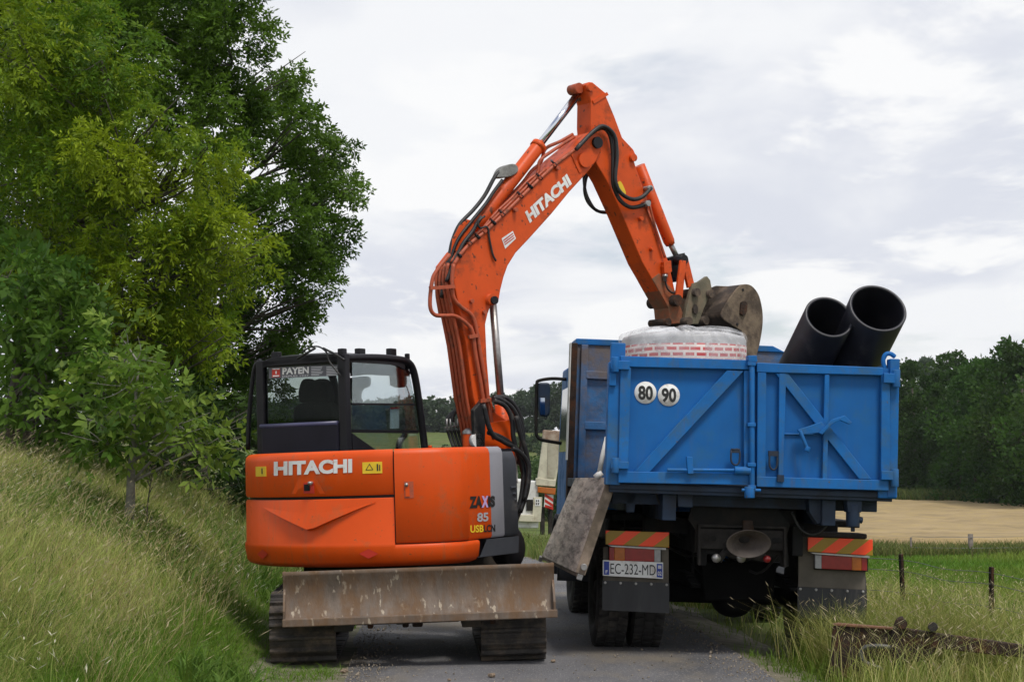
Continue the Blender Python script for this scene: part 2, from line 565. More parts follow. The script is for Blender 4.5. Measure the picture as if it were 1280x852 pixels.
def hull_pt(s, z, off=0.0):
    s = max(0, min(SMAX, s))
    i = max(j for j in range(len(HS) - 1) if HS[j] <= s + 1e-9)
    f = (s - HS[i]) / (HS[i + 1] - HS[i])
    p = HP[i].lerp(HP[i + 1], f)

    def nrm(j):
        a, b = HP[max(j - 1, 0)], HP[min(j + 1, len(HP) - 1)]
        e = (b - a).normalized()
        return Vector((e.y, -e.x))
    n = nrm(i).lerp(nrm(i + 1), f).normalized()
    return UP.w(p.x + n.x * off, p.y + n.y * off, z)


def S(px, py=625):
    h = hull_hit(px, py)
    return h[0] if h else (SMAX if px > 500 else 0.35)


def Z(px, py):
    return hull_hit(px, py)[1]


def patch(mb, s0, s1, zs, offs, depth=.05, step=.06):
    """panel following the hull: zs heights bottom to top with an offset each"""
    n = max(2, int(abs(s1 - s0) / step) + 1)
    ss = [s0 + (s1 - s0) * i / (n - 1) for i in range(n)]
    mb.grid([[hull_pt(q, z, o) for q in ss] for z, o in zip(zs, offs)])
    rim = [(q, zs[0], offs[0]) for q in ss] + [(ss[-1], z, o) for z, o in list(zip(zs, offs))[1:]] + \
          [(q, zs[-1], offs[-1]) for q in ss[::-1][1:]] + [(ss[0], z, o) for z, o in list(zip(zs, offs))[::-1][1:-1]]
    A = [hull_pt(*r) for r in rim]
    B = [hull_pt(q, z, o - depth) for q, z, o in rim]
    k = len(rim)
    mb.add(A + B, [(i, (i + 1) % k, k + (i + 1) % k, k + i) for i in range(k)])
    return mb


zT, zB = Z(520, 560), Z(520, 707)
zS, zD = Z(440, 621), Z(540, 677)          # hood seam, door bottom
s494, s583, s612, s628, s649 = S(493.5), S(583.5), S(612), S(628), S(649)
mb = MB()                                   # inner body the panels sit on
ss = np.linspace(0, SMAX, 60)
mb.grid([[hull_pt(q, z, -.03) for q in ss] for z in (zB + .03, zT - .02)])
mb.poly([hull_pt(q, zT - .02, -.03) for q in ss]).poly([hull_pt(q, zB + .03, -.03) for q in ss])
mb.build('engine_bay', M_CAB, digger)
mb = MB()
patch(mb, 0.0, s494 - .008, [zS + .012, zS + .03, zT - .07, zT - .03, zT - .008, zT], [-.012, .0, .0, -.008, -.03, -.06])
hood = mb.build('engine_hood', M_OR, digger)
mb = MB()
zc = zB + .05
patch(mb, 0.0, s494 - .006, [zB, zB + .02, zc, zc + .12, zD - .0, zD + .02, zS - .03, zS - .012], [-.09, -.03, .0, .018, .016, .004, .0, -.01])
patch(mb, s494 - .02, S(598, 690), [zB, zB + .02, zc, zc + .1, zD - .02, zD - .008], [-.09, -.03, .0, .017, .016, .0])
cw = mb.build('counterweight', M_OR, digger)
# the raised V crease of the counterweight
vl, vr, vm, vb = hull_hit(328, 633), hull_hit(470, 627), hull_hit(389, 641), hull_hit(386, 662)
mb = MB()
n = 16
top, low, und = [], [], []
for i in range(n + 1):
    t = i / n
    q = vl[0] + (vr[0] - vl[0]) * t
    tm = (vm[0] - vl[0]) / (vr[0] - vl[0])
    k = t / tm if t < tm else (1 - t) / (1 - tm)
    zt = (vl[1] * (1 - t) + vr[1] * t)
    top.append(hull_pt(q, zt - (zt - vm[1]) * (1 - (1 - k) ** 1.5), .006))
    low.append(hull_pt(q, zt - (zt - vb[1]) * k ** 1.1 - .002, .006 + .04 * k))
    und.append(hull_pt(q, zt - (zt - vb[1]) * k ** 1.1 - .012 * k - .004, .002))
mb.grid([top, low], False).grid([low, und], False)
mb.build('body_crease', M_OR, cw)
mb = MB()
patch(mb, s494 + .004, s583 - .008, [zD, zD + .02, zT - .05, zT - .02, zT], [.0, .024, .024, .012, -.01])
door = mb.build('side_door', M_OR, digger)
mb = MB()
patch(mb, s583 + .004, s612, [zD, zD + .02, zT - .06, zT - .02, zT], [.0, .012, .012, .0, -.03])
corner = mb.build('corner_panel', M_OR, digger)
mb = MB()
patch(mb, s612 + .001, s628, [zD, zD + .02, zT - .06, zT - .02, zT], [.0, .013, .013, .0, -.03])
mb.build('grey_stripe', M_GREY, digger)
mb = MB()
zV = zT - .02
patch(mb, s628 + .002, SMAX - .002, [zD, zD + .02, zV - .3, zV - .1, zV - .03, zV], [.0, .016, .016, .01, -.02, -.07], step=.04)
vent = mb.build('vent_cover', M_HOOD, digger)
mb = MB()
for k in range(4):
    s0, s1 = s628 + .12, SMAX - .03
    z0 = zV - .34 - k * .055
    patch(mb, s0 + k * .03, s1, [z0 - .028, z0 - .01, z0], [.017, .034, .017], .03)
mb.each('vent_louvre', M_HOOD, vent)
mb = MB()
sA = S(604, 690)
n = 12
t_ = [hull_pt(sA + .03 + (SMAX - sA - .03) * i / n, zD - .012, .02) for i in range(n + 1)]
b_ = [hull_pt(sA - .09 + (SMAX - sA + .07) * i / n, zB + .04, .02) for i in range(n + 1)]
b2 = [hull_pt(sA - .09 + (SMAX - sA + .07) * i / n, zB + .04, -.1) for i in range(n + 1)]
t2 = [hull_pt(sA + .03 + (SMAX - sA - .03) * i / n, zD - .012, -.05) for i in range(n + 1)]
mb.grid([t2, t_, b_, b2], False)
mb.poly([t_[-1], b_[-1], b2[-1], t2[-1]])
mb.build('lower_skirt', M_HOOD, digger)
mb = MB()                                    # swing deck under the hull and the black step beyond it
mb.box(UP, (-.6, -.8, .72), (.7, .9, zB + .05))
mb.build('slew_deck', M_UNDER, digger)
mb = MB()
cpt = UP.w(.98, .2, .93)
mb.lathe(cpt, UP.d(1, 0, 0), [(0, -.1), (.15, -.1), (.19, -.05), (.19, .06), (.15, .09), (0, .09)], 24)
mb.build('toolbox_cover', M_CAB, digger)

# latches and handles
mb = MB()
q = [hull_hit(*p) for p in ((374, 597), (396, 597), (407, 617), (365, 617))]
mb.poly([hull_pt(a, z, .006) for a, z in q])
mb.build('latch_plate', M_OR, hood)


def hullrect(mb, x0, y0, x1, y1, o0, o1):
    a, b = hull_hit(x0, y0), hull_hit(x1, y1)
    patch(mb, a[0], b[0], [b[1], a[1]], [o1, o1], o1 - o0, .05)


mb = MB(); hullrect(mb, 380, 603, 393, 616, .0, .008); mb.build('latch_recess', M_REDD, hood)
mb = MB(); hullrect(mb, 381, 605, 388, 613, .0, .012); mb.build('latch', M_CAB, hood)
mb = MB(); hullrect(mb, 505, 601.5, 517, 622, .0, .029); mb.build('handle_recess', M_ORD, door)
mb = MB(); hullrect(mb, 506.5, 604, 512, 620, .0, .036); mb.build('handle', M_OR, door, bevel=.004)
mb = MB()
for p in ((390, 603.5), (508, 605.5)):
    h = hull_hit(*p)
    mb.lathe(hull_pt(h[0], h[1], .0), hull_pt(h[0], h[1], 1) - hull_pt(h[0], h[1], 0), [(.016, 0), (.016, .045), (0, .048)], 12)
mb.each('lock', M_STEEL, door)


# decals on the hull
def hulltext(name, body, quad, m, par, off, bold=.02):
    fn = quadmap(*quad)

    def f(s, t):
        x, y = fn(s, t)
        h = hull_hit(x, y)
        return hull_pt(h[0], h[1], off)
    mb = MB(); letters(mb, body, f, bold)
    return mb.build(name, m, par, fix=False)


hulltext('lettering', 'HITACHI', ((343, 576.5), (440.5, 573), (440.5, 590.5), (343, 594.5)), M_WHITE, hood, .006, .05)
for tx, q, m in (('ZA', ((585, 620), (601, 619.5), (601, 634), (585, 635)), M_INK), ('IS', ((608, 619.5), (616.8, 619.3), (616.8, 633.3), (608, 633.6)), M_INK),
                 ('85', ((594.5, 640.5), (608.5, 640), (608.5, 651), (594.5, 652)), M_SILV), ('USB', ((586, 656), (602.5, 655.5), (602.5, 664.5), (586, 665.5)), M_YEL),
                 ('LCN', ((603, 655.5), (617, 655), (617, 664), (603, 664.7)), M_INK)):
    hulltext('lettering', tx, q, m, corner, .017, .06 if m is M_INK and tx != 'LCN' else .03)
hulltext('lettering', 'X', ((600, 619.5), (608.5, 619.2), (608.5, 633.6), (600, 634.2)), M_LIL, corner, .0175, .06)
mb = MB(); hullrect(mb, 320, 583, 333, 595, 0, .005); st = mb.build('warning_sticker', M_YEL, hood)
mb = MB(); hullrect(mb, 453, 577.5, 478, 591, 0, .005); st2 = mb.build('warning_sticker', M_YEL, hood)
mb = MB()
for tri in (((457, 587.5), (467, 587), (462, 579)),):
    mb.poly([hull_pt(*hull_hit(*p), .007) for p in tri])
mb.build('warning_symbol', M_INK, st2)
mb = MB()
mb.poly([hull_pt(*hull_hit(*p), .009) for p in ((458.6, 586.7), (465.5, 586.3), (462, 580.8))])
mb.build('warning_symbol_field', M_YEL, st2)
mb = MB()
hullrect(mb, 471, 579.5, 473, 588, .003, .007); hullrect(mb, 474, 580.5, 475.5, 588, .003, .007)
hullrect(mb, 327.5, 585, 329, 592, .003, .007)
mb.each('pictogram', M_INK, st2)
for cx, cy, w in ((331, 692, 6.5), (461.5, 691.5, 12)):
    mb = MB()
    h = [hull_hit(*p) for p in ((cx - w, cy), (cx, cy - 6), (cx + w, cy), (cx, cy + 6))]
    mb.poly([hull_pt(a, z, .0225) for a, z in h])
    mb.build('red_diamond', M_REDD, cw, fix=False)

# ---------------- cab
VR = -.75
c_bl, c_br = UP.loc(328, 562, 1, VR), UP.loc(433.5, 562, 1, VR)
uL, uR = c_bl.x, c_br.x
zt = UP.loc(380, 443, 1, VR).z
VF = UP.loc(531, 562, 0, uR).y
z0 = zT - .1


def pside(px, py, u=uR):
    return UP.hit(px, py, 0, u)


cab = mb = MB()
mb.box(UP, (uL - .035, VR - .035, z0), (uL + .05, VR + .045, zt - .03))
mb.box(UP, (uR - .055, VR - .04, z0), (uR + .03, VR + .045, zt - .02))
right = cm([pside(508, 451), pside(515, 459), pside(520, 478), pside(526, 520), pside(531.5, 565)], 5)
mb.tube(right, .038, 10)
off = UP.d(uL - uR, 0, 0)
mb.tube([p + off for p in right], .04, 10)
mb.tube(cm([UP.w(uR - .01, VR, zt - .055), pside(470, 446.5), pside(500, 449), pside(509, 452)], 4), .035, 8)
mb.box(UP, (uL, VR - .03, zt - .095), (uR, VR + .03, zt - .03))      # header above the rear pane
vf = UP.I @ right[6]
mb.bar(right[4], right[4] + off, .07, .07)
fr = mb.build('cab_frame', M_CAB, None or digger, bevel=.012)
mb = MB()
ve = UP.loc(506, 447, 0, uR).y
n = 10
rows = []
for i in range(n + 1):
    t = i / n
    rows.append([UP.w(uL + (uR - uL) * k / 8, VR - .03 + (ve - VR + .03) * t,
                      zt + .012 * (1 - (k / 4 - 1) ** 2) - .045 * max(0, t - .75) ** 2 * 16 - .03 * (abs(k / 4 - 1) > .99) - .02 * (i == 0)) for k in range(9)])
mb.grid(rows).grid([[p - UP.d(0, 0, .06) for p in r] for r in rows])
for e in ([r[0] for r in rows], [r[-1] for r in rows], rows[0], rows[-1]):
    mb.grid([e, [p - UP.d(0, 0, .06) for p in e]])
roof = mb.build('cab_roof', M_CAB, digger)
mb = MB()
for px in (450, 489):
    p = UP.loc(px, 437, 0, uR - .12)
    mb.box(UP, (p.x - .03, p.y - .05, p.z - .06), (p.x + .03, p.y + .05, p.z + .012))
p = UP.loc(509, 443, 0, uR)
mb.box(UP, (p.x - .02, p.y - .02, p.z - .05), (p.x + .02, p.y + .02, p.z + .01))
p = UP.loc(343, 441, 1, VR)
mb.box(UP, (p.x - .04, p.y, p.z - .05), (p.x + .04, p.y + .06, p.z + .01))
mb.box(UP, (uR - .05, VR - .04, zt - .04), (uR + .01, VR + .03, zt + .03))
mb.each('roof_bracket', M_CAB, roof, bevel=.008)
mb = MB()
mb.tube(cm([UP.hit(p, q, 1, VR - .07) for p, q in ((426, 470), (412, 452), (408, 440), (398, 433), (386, 434.5), (378, 440))], 5), .008, 6)
mb.tube(cm([UP.hit(p, q, 1, VR - .07) for p, q in ((404, 435), (420, 443), (431, 450))], 4), .011, 6)
mb.tube([UP.hit(372, 448, 1, VR - .08), UP.hit(394, 435, 1, VR - .08)], .011, 6)
mb.each('aerial_cable', M_BLACK, roof)
# panes
mb = MB(); a, b = UP.loc(336, 456, 1, VR), UP.loc(427, 530, 1, VR)
mb.box(UP, (uL + .045, VR - .004, UP.loc(380, 532, 1, VR).z), (uR - .05, VR + .004, zt - .06))
pane = mb.build('rear_window', M_GLASSD, digger)
mb = MB()
hh = [(441, 452), (500, 454), (513, 470), (520, 505), (526, 560), (441, 562)]
mb.prism([pside(p, q, uR - .005) for p, q in hh], UP.d(-.008, 0, 0))
swin = mb.build('side_window', M_GLASS, digger)
mb = MB()
mb.bar(pside(439, 504.5), pside(518, 505.5), .02, .018).bar(pside(439, 538.5), pside(522, 539.5), .024, .028)
mb.tube([pside(508, 482, uR - .1), pside(513, 497, uR - .1)], .006, 6)
mb.each('window_bar', M_CAB, swin)
mb = MB()
mb.prism([pside(p, q, uR + .012) for p, q in ((440, 541), (441, 562), (470, 562))], UP.d(-.03, 0, 0))
mb.build('pillar_gusset', M_CAB, fr)
mb = MB()                                   # sun blind behind the top of the side window
mb.prism([pside(p, q, uR - .06) for p, q in ((440, 450), (506, 453), (513, 466), (512, 470), (480, 469), (460, 468), (440, 470))], UP.d(-.02, 0, 0))
mb.build('sun_blind', M_CAB, digger)
mb = MB()                                   # lower rear panel with its rolled top edge
a, b = UP.loc(333, 531, 1, VR - .05), UP.loc(427, 562, 1, VR - .05)
mb.box(UP, (uL + .03, VR - .06, z0), (uR - .055, VR + .03, a.z))
lp = mb.build('rear_panel', M_NAVY, digger, bevel=.02)
mb = MB()
mb.cyl(UP.w(uL + .02, VR - .045, a.z - .012), UP.w(uR - .06, VR - .045, a.z - .012), .022, 10)
mb.build('panel_roll', mat('paler_navy_edge', (0.06, 0.06, 0.12), .35), lp)  # roll in a paler navy than the panel
# sticker with lettering
mb = MB()
mb.poly([UP.hit(p, q, 1, VR - .007) for p, q in ((336, 459), (427, 455.5), (427, 469), (336, 473))])
stk = mb.build('window_sticker', mat('charcoal_sticker', (0.1, 0.1, 0.115), .5), pane)


def planetext(name, body, quad, m, par, fr_, ax, val, bold=.02):
    fn = quadmap(*quad)
    mb = MB(); letters(mb, body, lambda s, t: fr_.hit(*fn(s, t), ax, val), bold)
    return mb.build(name, m, par, fix=False)


planetext('lettering', 'PAYEN', ((353, 459.5), (386, 458), (386, 466.5), (353, 468)), M_WHITE, stk, UP, 1, VR - .010, .04)
planetext('lettering', 'DEPUIS 1947', ((353, 469.3), (386, 467.8), (386, 470), (353, 471.5)), M_SILV, stk, UP, 1, VR - .010)
mb = MB()
mb.poly([UP.hit(p, q, 1, VR - .010) for p, q in ((340, 460.5), (350, 460), (350, 471), (340, 471.5))])
mb.build('red_logo', M_REDD, stk)
mb = MB()
for y0 in (459.5, 470):
    mb.poly([UP.hit(p, q, 1, VR - .013) for p, q in ((340.6, y0 + 1), (349.4, y0 + .7), (349.4, y0 + 2), (340.6, y0 + 2.3))] if y0 < 465 else
            [UP.hit(p, q, 1, VR - .013) for p, q in ((341, 469), (349, 468.7), (349, 470.2), (341, 470.5))])
mb.poly([UP.hit(p, q, 1, VR - .013) for p, q in ((344.3, 463.5), (345.8, 463.4), (345.8, 467), (344.3, 467.1))])
mb.each('logo_mark', M_WHITE, stk)
mb = MB()
rr = random.Random(3)
for k in range(6):
    y = 458.3 + k * 2.0
    for x0, x1 in ((389, 404), (408, 424)):
        x1 -= rr.random() * 5
        mb.poly([UP.hit(p, q, 1, VR - .010) for p, q in ((x0, y + .1), (x1, y - .5), (x1, y + .4), (x0, y + 1.0))])
mb.build('small_print', M_SILV, stk)
# inside: seat, console, monitor, mirrors
VS = VR + .33
mb = MB()
mb.prism(cm([UP.hit(p, q, 1, VS) for p, q in ((373, 503), (372, 490), (376, 476), (382, 473), (390, 475), (399, 473), (406, 476), (411, 490), (411, 503))], 4), UP.d(0, .1, 0))
seat = mb.build('headrest', M_SEAT, digger, bevel=.02)
mb = MB()
mb.prism(cm([UP.hit(p, q, 1, VS - .02) for p, q in ((364, 545), (366, 512), (374, 504), (390, 502), (408, 503), (416, 512), (420, 545))], 4), UP.d(0, .14, 0))
mb.build('seat_back', M_SEAT, digger, bevel=.03)
mb = MB()
s = UP.loc(392, 545, 1, VS)
mb.box(UP, (s.x - .25, VS, s.z - .2), (s.x + .25, VS + .5, s.z - .05))
mb.build('seat', M_SEAT, digger, bevel=.03)
mb = MB()
pu = uR - .15
mb.prism(cm([pside(p, q, pu) for p, q in ((441, 472), (455, 470), (463, 472), (463, 482), (455, 486), (452, 494), (453, 503), (449, 506), (444, 498), (441, 490))], 3), UP.d(-.05, 0, 0))
mb.build('monitor', M_CAB, digger)
mb = MB()
mb.prism(cm([pside(p, q, uR - .08) for p, q in ((491, 468), (507, 468), (508, 482), (500, 484), (492, 481))], 3), UP.d(-.04, 0, 0))
mb.build('inside_mirror', M_CAB, digger)
mb = MB()
mb.tube(cm([pside(p, q, uR - .2) for p, q in ((498, 562), (500, 552), (505, 545), (507, 541))], 4), [.03] * 12 + [.02], 8)
mb.build('control_lever', M_CAB, digger)
mb = MB()
mb.prism([pside(p, q, uR - .02) for p, q in ((488, 509), (499, 508.5), (499, 535), (488, 535.5))], UP.d(-.003, 0, 0))
mb.build('notice', mat('pale_notice', (.5, .58, .6), .5), swin)
mb = MB()
mb.prism([pside(p, q, uR - .02) for p, q in ((488, 509), (499, 508.5), (499, 510.6), (488, 511.1))], UP.d(.004, 0, 0))
mb.build('notice_heading', M_REDD, swin)
# door hooked open along the left side
mb = MB()
dl = [UP.hit(p, q, 1, VR + .12) for p, q in ((326, 450), (319, 458), (315, 480), (311.5, 520), (310, 562))]
mb.tube(cm(dl, 5), .022, 8)
dr = mb.build('cab_door', M_CAB, digger)
mb = MB()
ins = [UP.hit(p, q, 1, VR + .12) for p, q in ((329, 450), (329, 480), (329, 520), (329, 562))]
mb.prism(cm(dl, 5) + cm(ins, 3)[::-1], UP.d(0, .006, 0))
mb.build('door_glass', M_GLASSD, dr)

# ================================================================== BOOM, ARM, BUCKET (one vertical plane, swung to the right)
TH = R(55)
hx, nx = Vector((math.sin(TH), math.cos(TH), 0)), Vector((-math.cos(TH), math.sin(TH), 0))
BM = Matrix(((hx.x, nx.x, 0, -.2), (hx.y, nx.y, 0, 17.2), (0, 0, 1, 0), (0, 0, 0, 1)))
BF = Frame(BM)
BW = .36


def B(px, py, y=0.0):
    return BF.hit(px, py, 1, y)


def BL(pts, y=0.0):
    return [B(p, q, y) for p, q in pts]


near = [(606, 562), (601, 530), (592, 497), (583, 430), (573, 380), (567, 350), (569, 329), (582, 312), (600, 296), (640, 258), (685, 215), (706, 195), (722, 182), (734, 167), (744, 163), (752, 172),
        (752, 188), (745, 202), (736, 214), (712, 240), (690, 267), (662, 298), (645, 316), (635, 332), (630, 346), (626, 362), (624, 374), (620, 381), (614, 381), (610, 392), (607, 405), (609, 450), (613, 497), (620, 516), (636, 526), (642, 562)]
mb = MB()
mb.prism(BL(near), BF.d(0, BW, 0))
boom = mb.build('boom', M_ORB, digger, bevel=.012)
mb = MB()                                   # welded collar near the tip
mb.prism(BL([(713, 193), (716, 191), (727, 214), (724, 217)], -.0), BF.d(0, -.01, 0))
mb.build('weld_collar', M_ORB, boom, bevel=.003)
mb = MB()
mb.prism(BL([(568, 345), (563, 318), (566, 298), (574, 282), (584, 274), (592, 276), (593, 290), (590, 312), (580, 340)], .10), BF.d(0, .02, 0))
mb.prism(BL([(568, 345), (563, 318), (566, 298), (574, 282), (584, 274), (592, 276), (593, 290), (590, 312), (580, 340)], .26), BF.d(0, .02, 0))
mb.each('cylinder_lug', M_ORB, boom, bevel=.005)


def pin(mb, px, py, r, y0, y1):
    mb.cyl(B(px, py, y0), B(px, py, y0) + BF.d(0, y1 - y0, 0), r, 18)


mb = MB()
pin(mb, 732, 200, .075, -.03, .02); pin(mb, 616, 374, .055, -.05, BW + .03)
mb.each('boom_pin', M_ORB, boom)
mb = MB()
pin(mb, 748, 178, .06, -.035, .02); pin(mb, 619, 375, .04, -.075, 0)
mb.each('pin_cap', M_CAB, boom)
mb = MB()
for p in ((591, 376), (589, 409), (607, 390)):
    pin(mb, *p, .02, -.035, .01)
for p in ((646, 262), (699, 210)):
    pin(mb, *p, .022, -.05, .01)
mb.each('bolt', M_ORD, boom)
# boom lift cylinder
mb = MB(); mb.tube([B(616, 378, .18), B(627, 512, .18)], .038, 14); mb.build('boom_cylinder_rod', M_STEEL, boom)
mb = MB(); mb.tube([B(626, 505, .18), B(634, 575, .18)], .065, 14); mb.build('boom_cylinder', M_ORB, boom)
# the boom foot and swing post
mb = MB()
mb.prism(BL([(598, 530), (640, 524), (646, 600), (600, 600)], -.05), BF.d(0, .05, 0))
mb.prism(BL([(598, 530), (640, 524), (646, 600), (600, 600)], BW), BF.d(0, .05, 0))
mb.cyl(B(587, 600, .1), B(587, 541, .1), .068, 16)
mb.each('swing_post', M_OR, digger, bevel=.006)
mb = MB(); mb.lathe(B(587, 541.5, .1), (0, 0, 1), [(.072, -.005), (.072, .02), (.04, .05), (0, .055)], 16); mb.build('post_cap', M_STEEL, digger)
mb = MB(); pin(mb, 598, 550, .07, -.06, .0); mb.build('white_cap', M_WHITE, digger)
mb = MB(); mb.prism(BL([(592, 512), (606, 496), (608, 512), (606, 570), (595, 570)], -.06), BF.d(0, .06, 0)); mb.build('rubber_guard', M_BLACK, digger, bevel=.01)

# rigid oil pipes running up the back of the boom
mb = MB()
low = [(600, 556), (596, 530), (590, 497), (581, 430), (571, 385), (565, 352), (567, 329)]
for i, y in enumerate((.045, .10, .155, .21)):
    sh = 75 * y + 3.5
    mb.tube(cm([B(p - sh, q + i * 1.5, y) for p, q in low], 5), .017, 8)
up = [(567, 331), (577, 316), (590, 302.5), (607, 289), (625, 272), (641, 256.5), (664, 234), (685, 214), (700, 201), (724, 183)]
mb.tube(cm([B(p, q, -.0) for p, q in up], 5), .02, 8)
mb.tube(cm([B(p - 3, q - 3, .05) for p, q in up[:8]], 5), .017, 8)
mb.tube(cm([B(p, q, .12) for p, q in ((600, 290), (618, 268), (640, 247), (660, 226), (672, 216), (675, 201), (690, 189), (718, 171))], 5), .018, 8)
mb.tube(cm([B(p, q, .2) for p, q in ((600, 284), (620, 262), (650, 232), (664, 214), (676, 203), (682, 186), (700, 177), (716, 168))], 5), .018, 8)
mb.tube(cm([B(p, q, .3) for p, q in ((592, 300), (617, 250), (630, 228), (640, 217))], 5), .018, 8)
# the pipe that loops off the back and down the near side
mb.tube(cm([B(p, q, -.04) for p, q in ((562, 318), (546, 338), (540, 352), (537.5, 381), (543, 393), (556, 394.5), (569, 395), (583, 404), (591, 416), (594, 440), (601, 480), (605, 505), (609, 530), (616, 548))], 5), .02, 8)
mb.tube(cm([B(p, q, -.03) for p, q in ((567, 330), (565, 350), (567, 372), (577, 384), (588, 392), (594, 405), (600, 440), (607, 480), (613, 520), (618, 545))], 5), .02, 8)
mb.tube(cm([B(p, q, .24) for p, q in ((560, 322), (549, 340), (546, 365), (550, 392))], 5), .017, 8)
mb.each('oil_pipe', M_ORD, boom)
mb = MB()
for p, q, w in ((557, 359, 20), (594, 420, 8), (610, 500, 10)):
    a = B(p - w, q + 1, -.06); b = B(p + w * .55, q - 1, -.06)
    mb.bar(a, b, .03, .035)
for p, q in ((588, 304), (607, 289), (629, 268), (652, 245), (676, 222), (694, 206)):
    pin(mb, p, q, .016, -.035, .015)
mb.each('pipe_clamp', M_ORD, boom)
mb = MB()                                   # dark straps holding the pipes down
for p, q in ((575, 320), (588, 304), (598, 296.5), (618, 279), (629, 268), (652, 245.5), (664, 234), (676, 222.5), (694, 206)):
    mb.tube([B(p - 1.6, q - 1.8, -.024), B(p - 5, q - 5.5, .1)], .012, 6)
    mb.tube([B(p - 1.2, q - 1.4, -.02), B(p + 1.2, q + 1.4, -.018)], .018, 6)
mb.each('pipe_strap', M_CAB, boom)
mb = MB()                                   # flexible hoses over the elbow
mb.tube(cm([B(p, q, .12) for p, q in ((552, 372), (556, 345), (562, 318), (566, 300), (575, 280), (592, 262), (606, 244), (618, 222), (626, 214), (634, 212))], 5), .02, 8)
mb.tube(cm([B(p, q, .10) for p, q in ((556, 360), (563, 326), (572, 300), (590, 276), (607, 255), (617, 240), (628, 225))], 5), .018, 8)
mb.tube(cm([B(p, q, .02) for p, q in ((558, 352), (566, 332), (578, 306), (590, 290), (596, 280), (602, 271))], 5), .02, 8)
mb.tube(cm([B(p, q, -.02) for p, q in ((606, 270), (598, 277), (600, 285), (609, 284), (612, 300), (616, 318), (620, 326))], 5), .011, 6)
mb.each('hose', M_BLACK, boom)
mb = MB()
mb.prism(cm(BL([(621, 222), (627, 210), (638, 205), (646, 206), (648, 214), (640, 220), (630, 222)], .1), 3), BF.d(0, .1, 0))
mb.build('valve_block', mat('grey_cast_valve', (.2, .2, .19), .7, var=.3, scale=15, bump=.5), boom, bevel=.01)
# arm cylinder
mb = MB()
mb.tube([B(594, 284, .18), B(605, 270, .18), B(672, 184, .18), B(675, 180, .18)], [.07, .072, .072, .06], 18)
mb.lathe(B(671, 185, .18), B(675, 180, .18) - B(671, 185, .18), [(.072, 0), (.082, .0), (.082, .05), (.05, .055)], 18)
acyl = mb.build('arm_cylinder', M_ORB, digger)
mb = MB(); mb.tube([B(673, 182, .18), B(725, 113, .18)], .034, 14); mb.build('arm_cylinder_rod', M_CHROME, acyl)
mb = MB(); mb.tube([B(679, 181, .12), B(722, 125, .12)], .009, 6); mb.build('rod_line', M_CAB, acyl)
# arm
AY, AW = .03, .245
arm_pts = [(735, 113), (733, 106), (736, 102.5), (741, 103), (757, 116), (758, 121), (768, 145), (778, 172), (792, 187), (796, 196), (793, 202), (796, 212), (811, 254), (836, 328), (846, 373), (855, 394), (852, 404), (838, 405), (836, 385),
           (803, 328), (775, 262), (758, 225), (746, 205), (741, 190), (738.5, 156), (739, 128)]
mb = MB()
mb.prism(BL(arm_pts, AY), BF.d(0, AW, 0))
arm = mb.build('dipper_arm', M_ORB, digger, bevel=.01)
mb = MB()
mb.prism(BL([(740, 126), (758, 115.5), (760, 119), (742, 130)], AY - .0), BF.d(0, -.012, 0))
mb.build('arm_rib', M_ORB, arm)
mb = MB()                                   # caked mud on the lower end of the arm
lowp = [(824, 341), (832, 352), (842, 362), (847, 373), (855, 394), (852, 404), (838, 405), (836, 385), (815, 348)]
mb.prism(BL(lowp, AY - .003), BF.d(0, AW + .006, 0))
mb.build('arm_nose', M_ORM, arm, bevel=.008)
mb = MB()
pin(mb, 739, 109, .042, AY - .03, AY + .02); pin(mb, 793, 197, .04, AY - .04, AY + .02)
mb.each('arm_pin', M_ORB, arm)
mb = MB()
pin(mb, 724.5, 110, .055, .1, .25)
mb.build('rod_eye', M_ORD, arm)
mb = MB(); mb.prism(cm(BL([(772, 228), (776, 227), (782, 240), (781, 246), (777, 242)], AY - .004), 3), BF.d(0, -.003, 0)); mb.build('yellow_tag', M_YEL, arm)
mb = MB()
for p in ((803, 273), (817, 311), (831, 333)):
    pin(mb, *p, .022, AY - .05, AY + .01)
mb.prism(BL([(826, 328), (835, 326), (836, 340), (827, 342)], AY - .01), BF.d(0, -.05, 0))
mb.each('arm_boss', M_ORB, arm)
mb = MB()
mb.tube(cm([B(p, q, AY - .05) for p, q in ((722, 184), (738, 168), (752, 160), (762, 168), (766, 190), (766, 215), (767, 232), (775, 250), (788, 259), (802, 257), (812, 252))], 6), .022, 8)
mb.tube(cm([B(p, q, AY - .09) for p, q in ((720, 187), (742, 164), (755, 158), (768, 170), (771, 195), (769, 225), (776, 241), (790, 249), (803, 246), (814, 235))], 6), .022, 8)
mb.tube(cm([B(p, q, .34) for p, q in ((737, 212), (732, 225), (731, 240), (736, 254), (748, 264), (762, 265), (772, 258))], 6), .018, 8)
mb.tube(cm([B(p, q, .36) for p, q in ((734, 210), (730, 222), (733, 243), (744, 262), (756, 265))], 6), .016, 8)
mb.tube(cm([B(p, q, AY - .04) for p, q in ((831, 345), (834, 360), (842, 366), (848, 360), (849, 345))], 5), .011, 6)
mb.each('hose', M_BLACK, arm)
mb = MB()
mb.tube(cm([B(p, q, AY - .03) for p, q in ((812, 256), (818, 280), (826, 305), (831, 322))], 4), .014, 6)
mb.tube([B(808, 258, AY - .02), B(824, 300, AY - .02)], .012, 6)
mb.each('oil_pipe', M_ORD, arm)
mb = MB()
mb.lathe(B(831, 343, AY - .03), B(831, 350, AY - .03) - B(831, 343, AY - .03), [(0, 0), (.03, 0), (.03, .03), (.022, .03), (.022, .07), (0, .07)], 12)
for p in ((814, 235), (811, 254)):
    pin(mb, *p, .03, AY - .1, AY)
mb.each('hose_fitting', M_STEEL, arm)
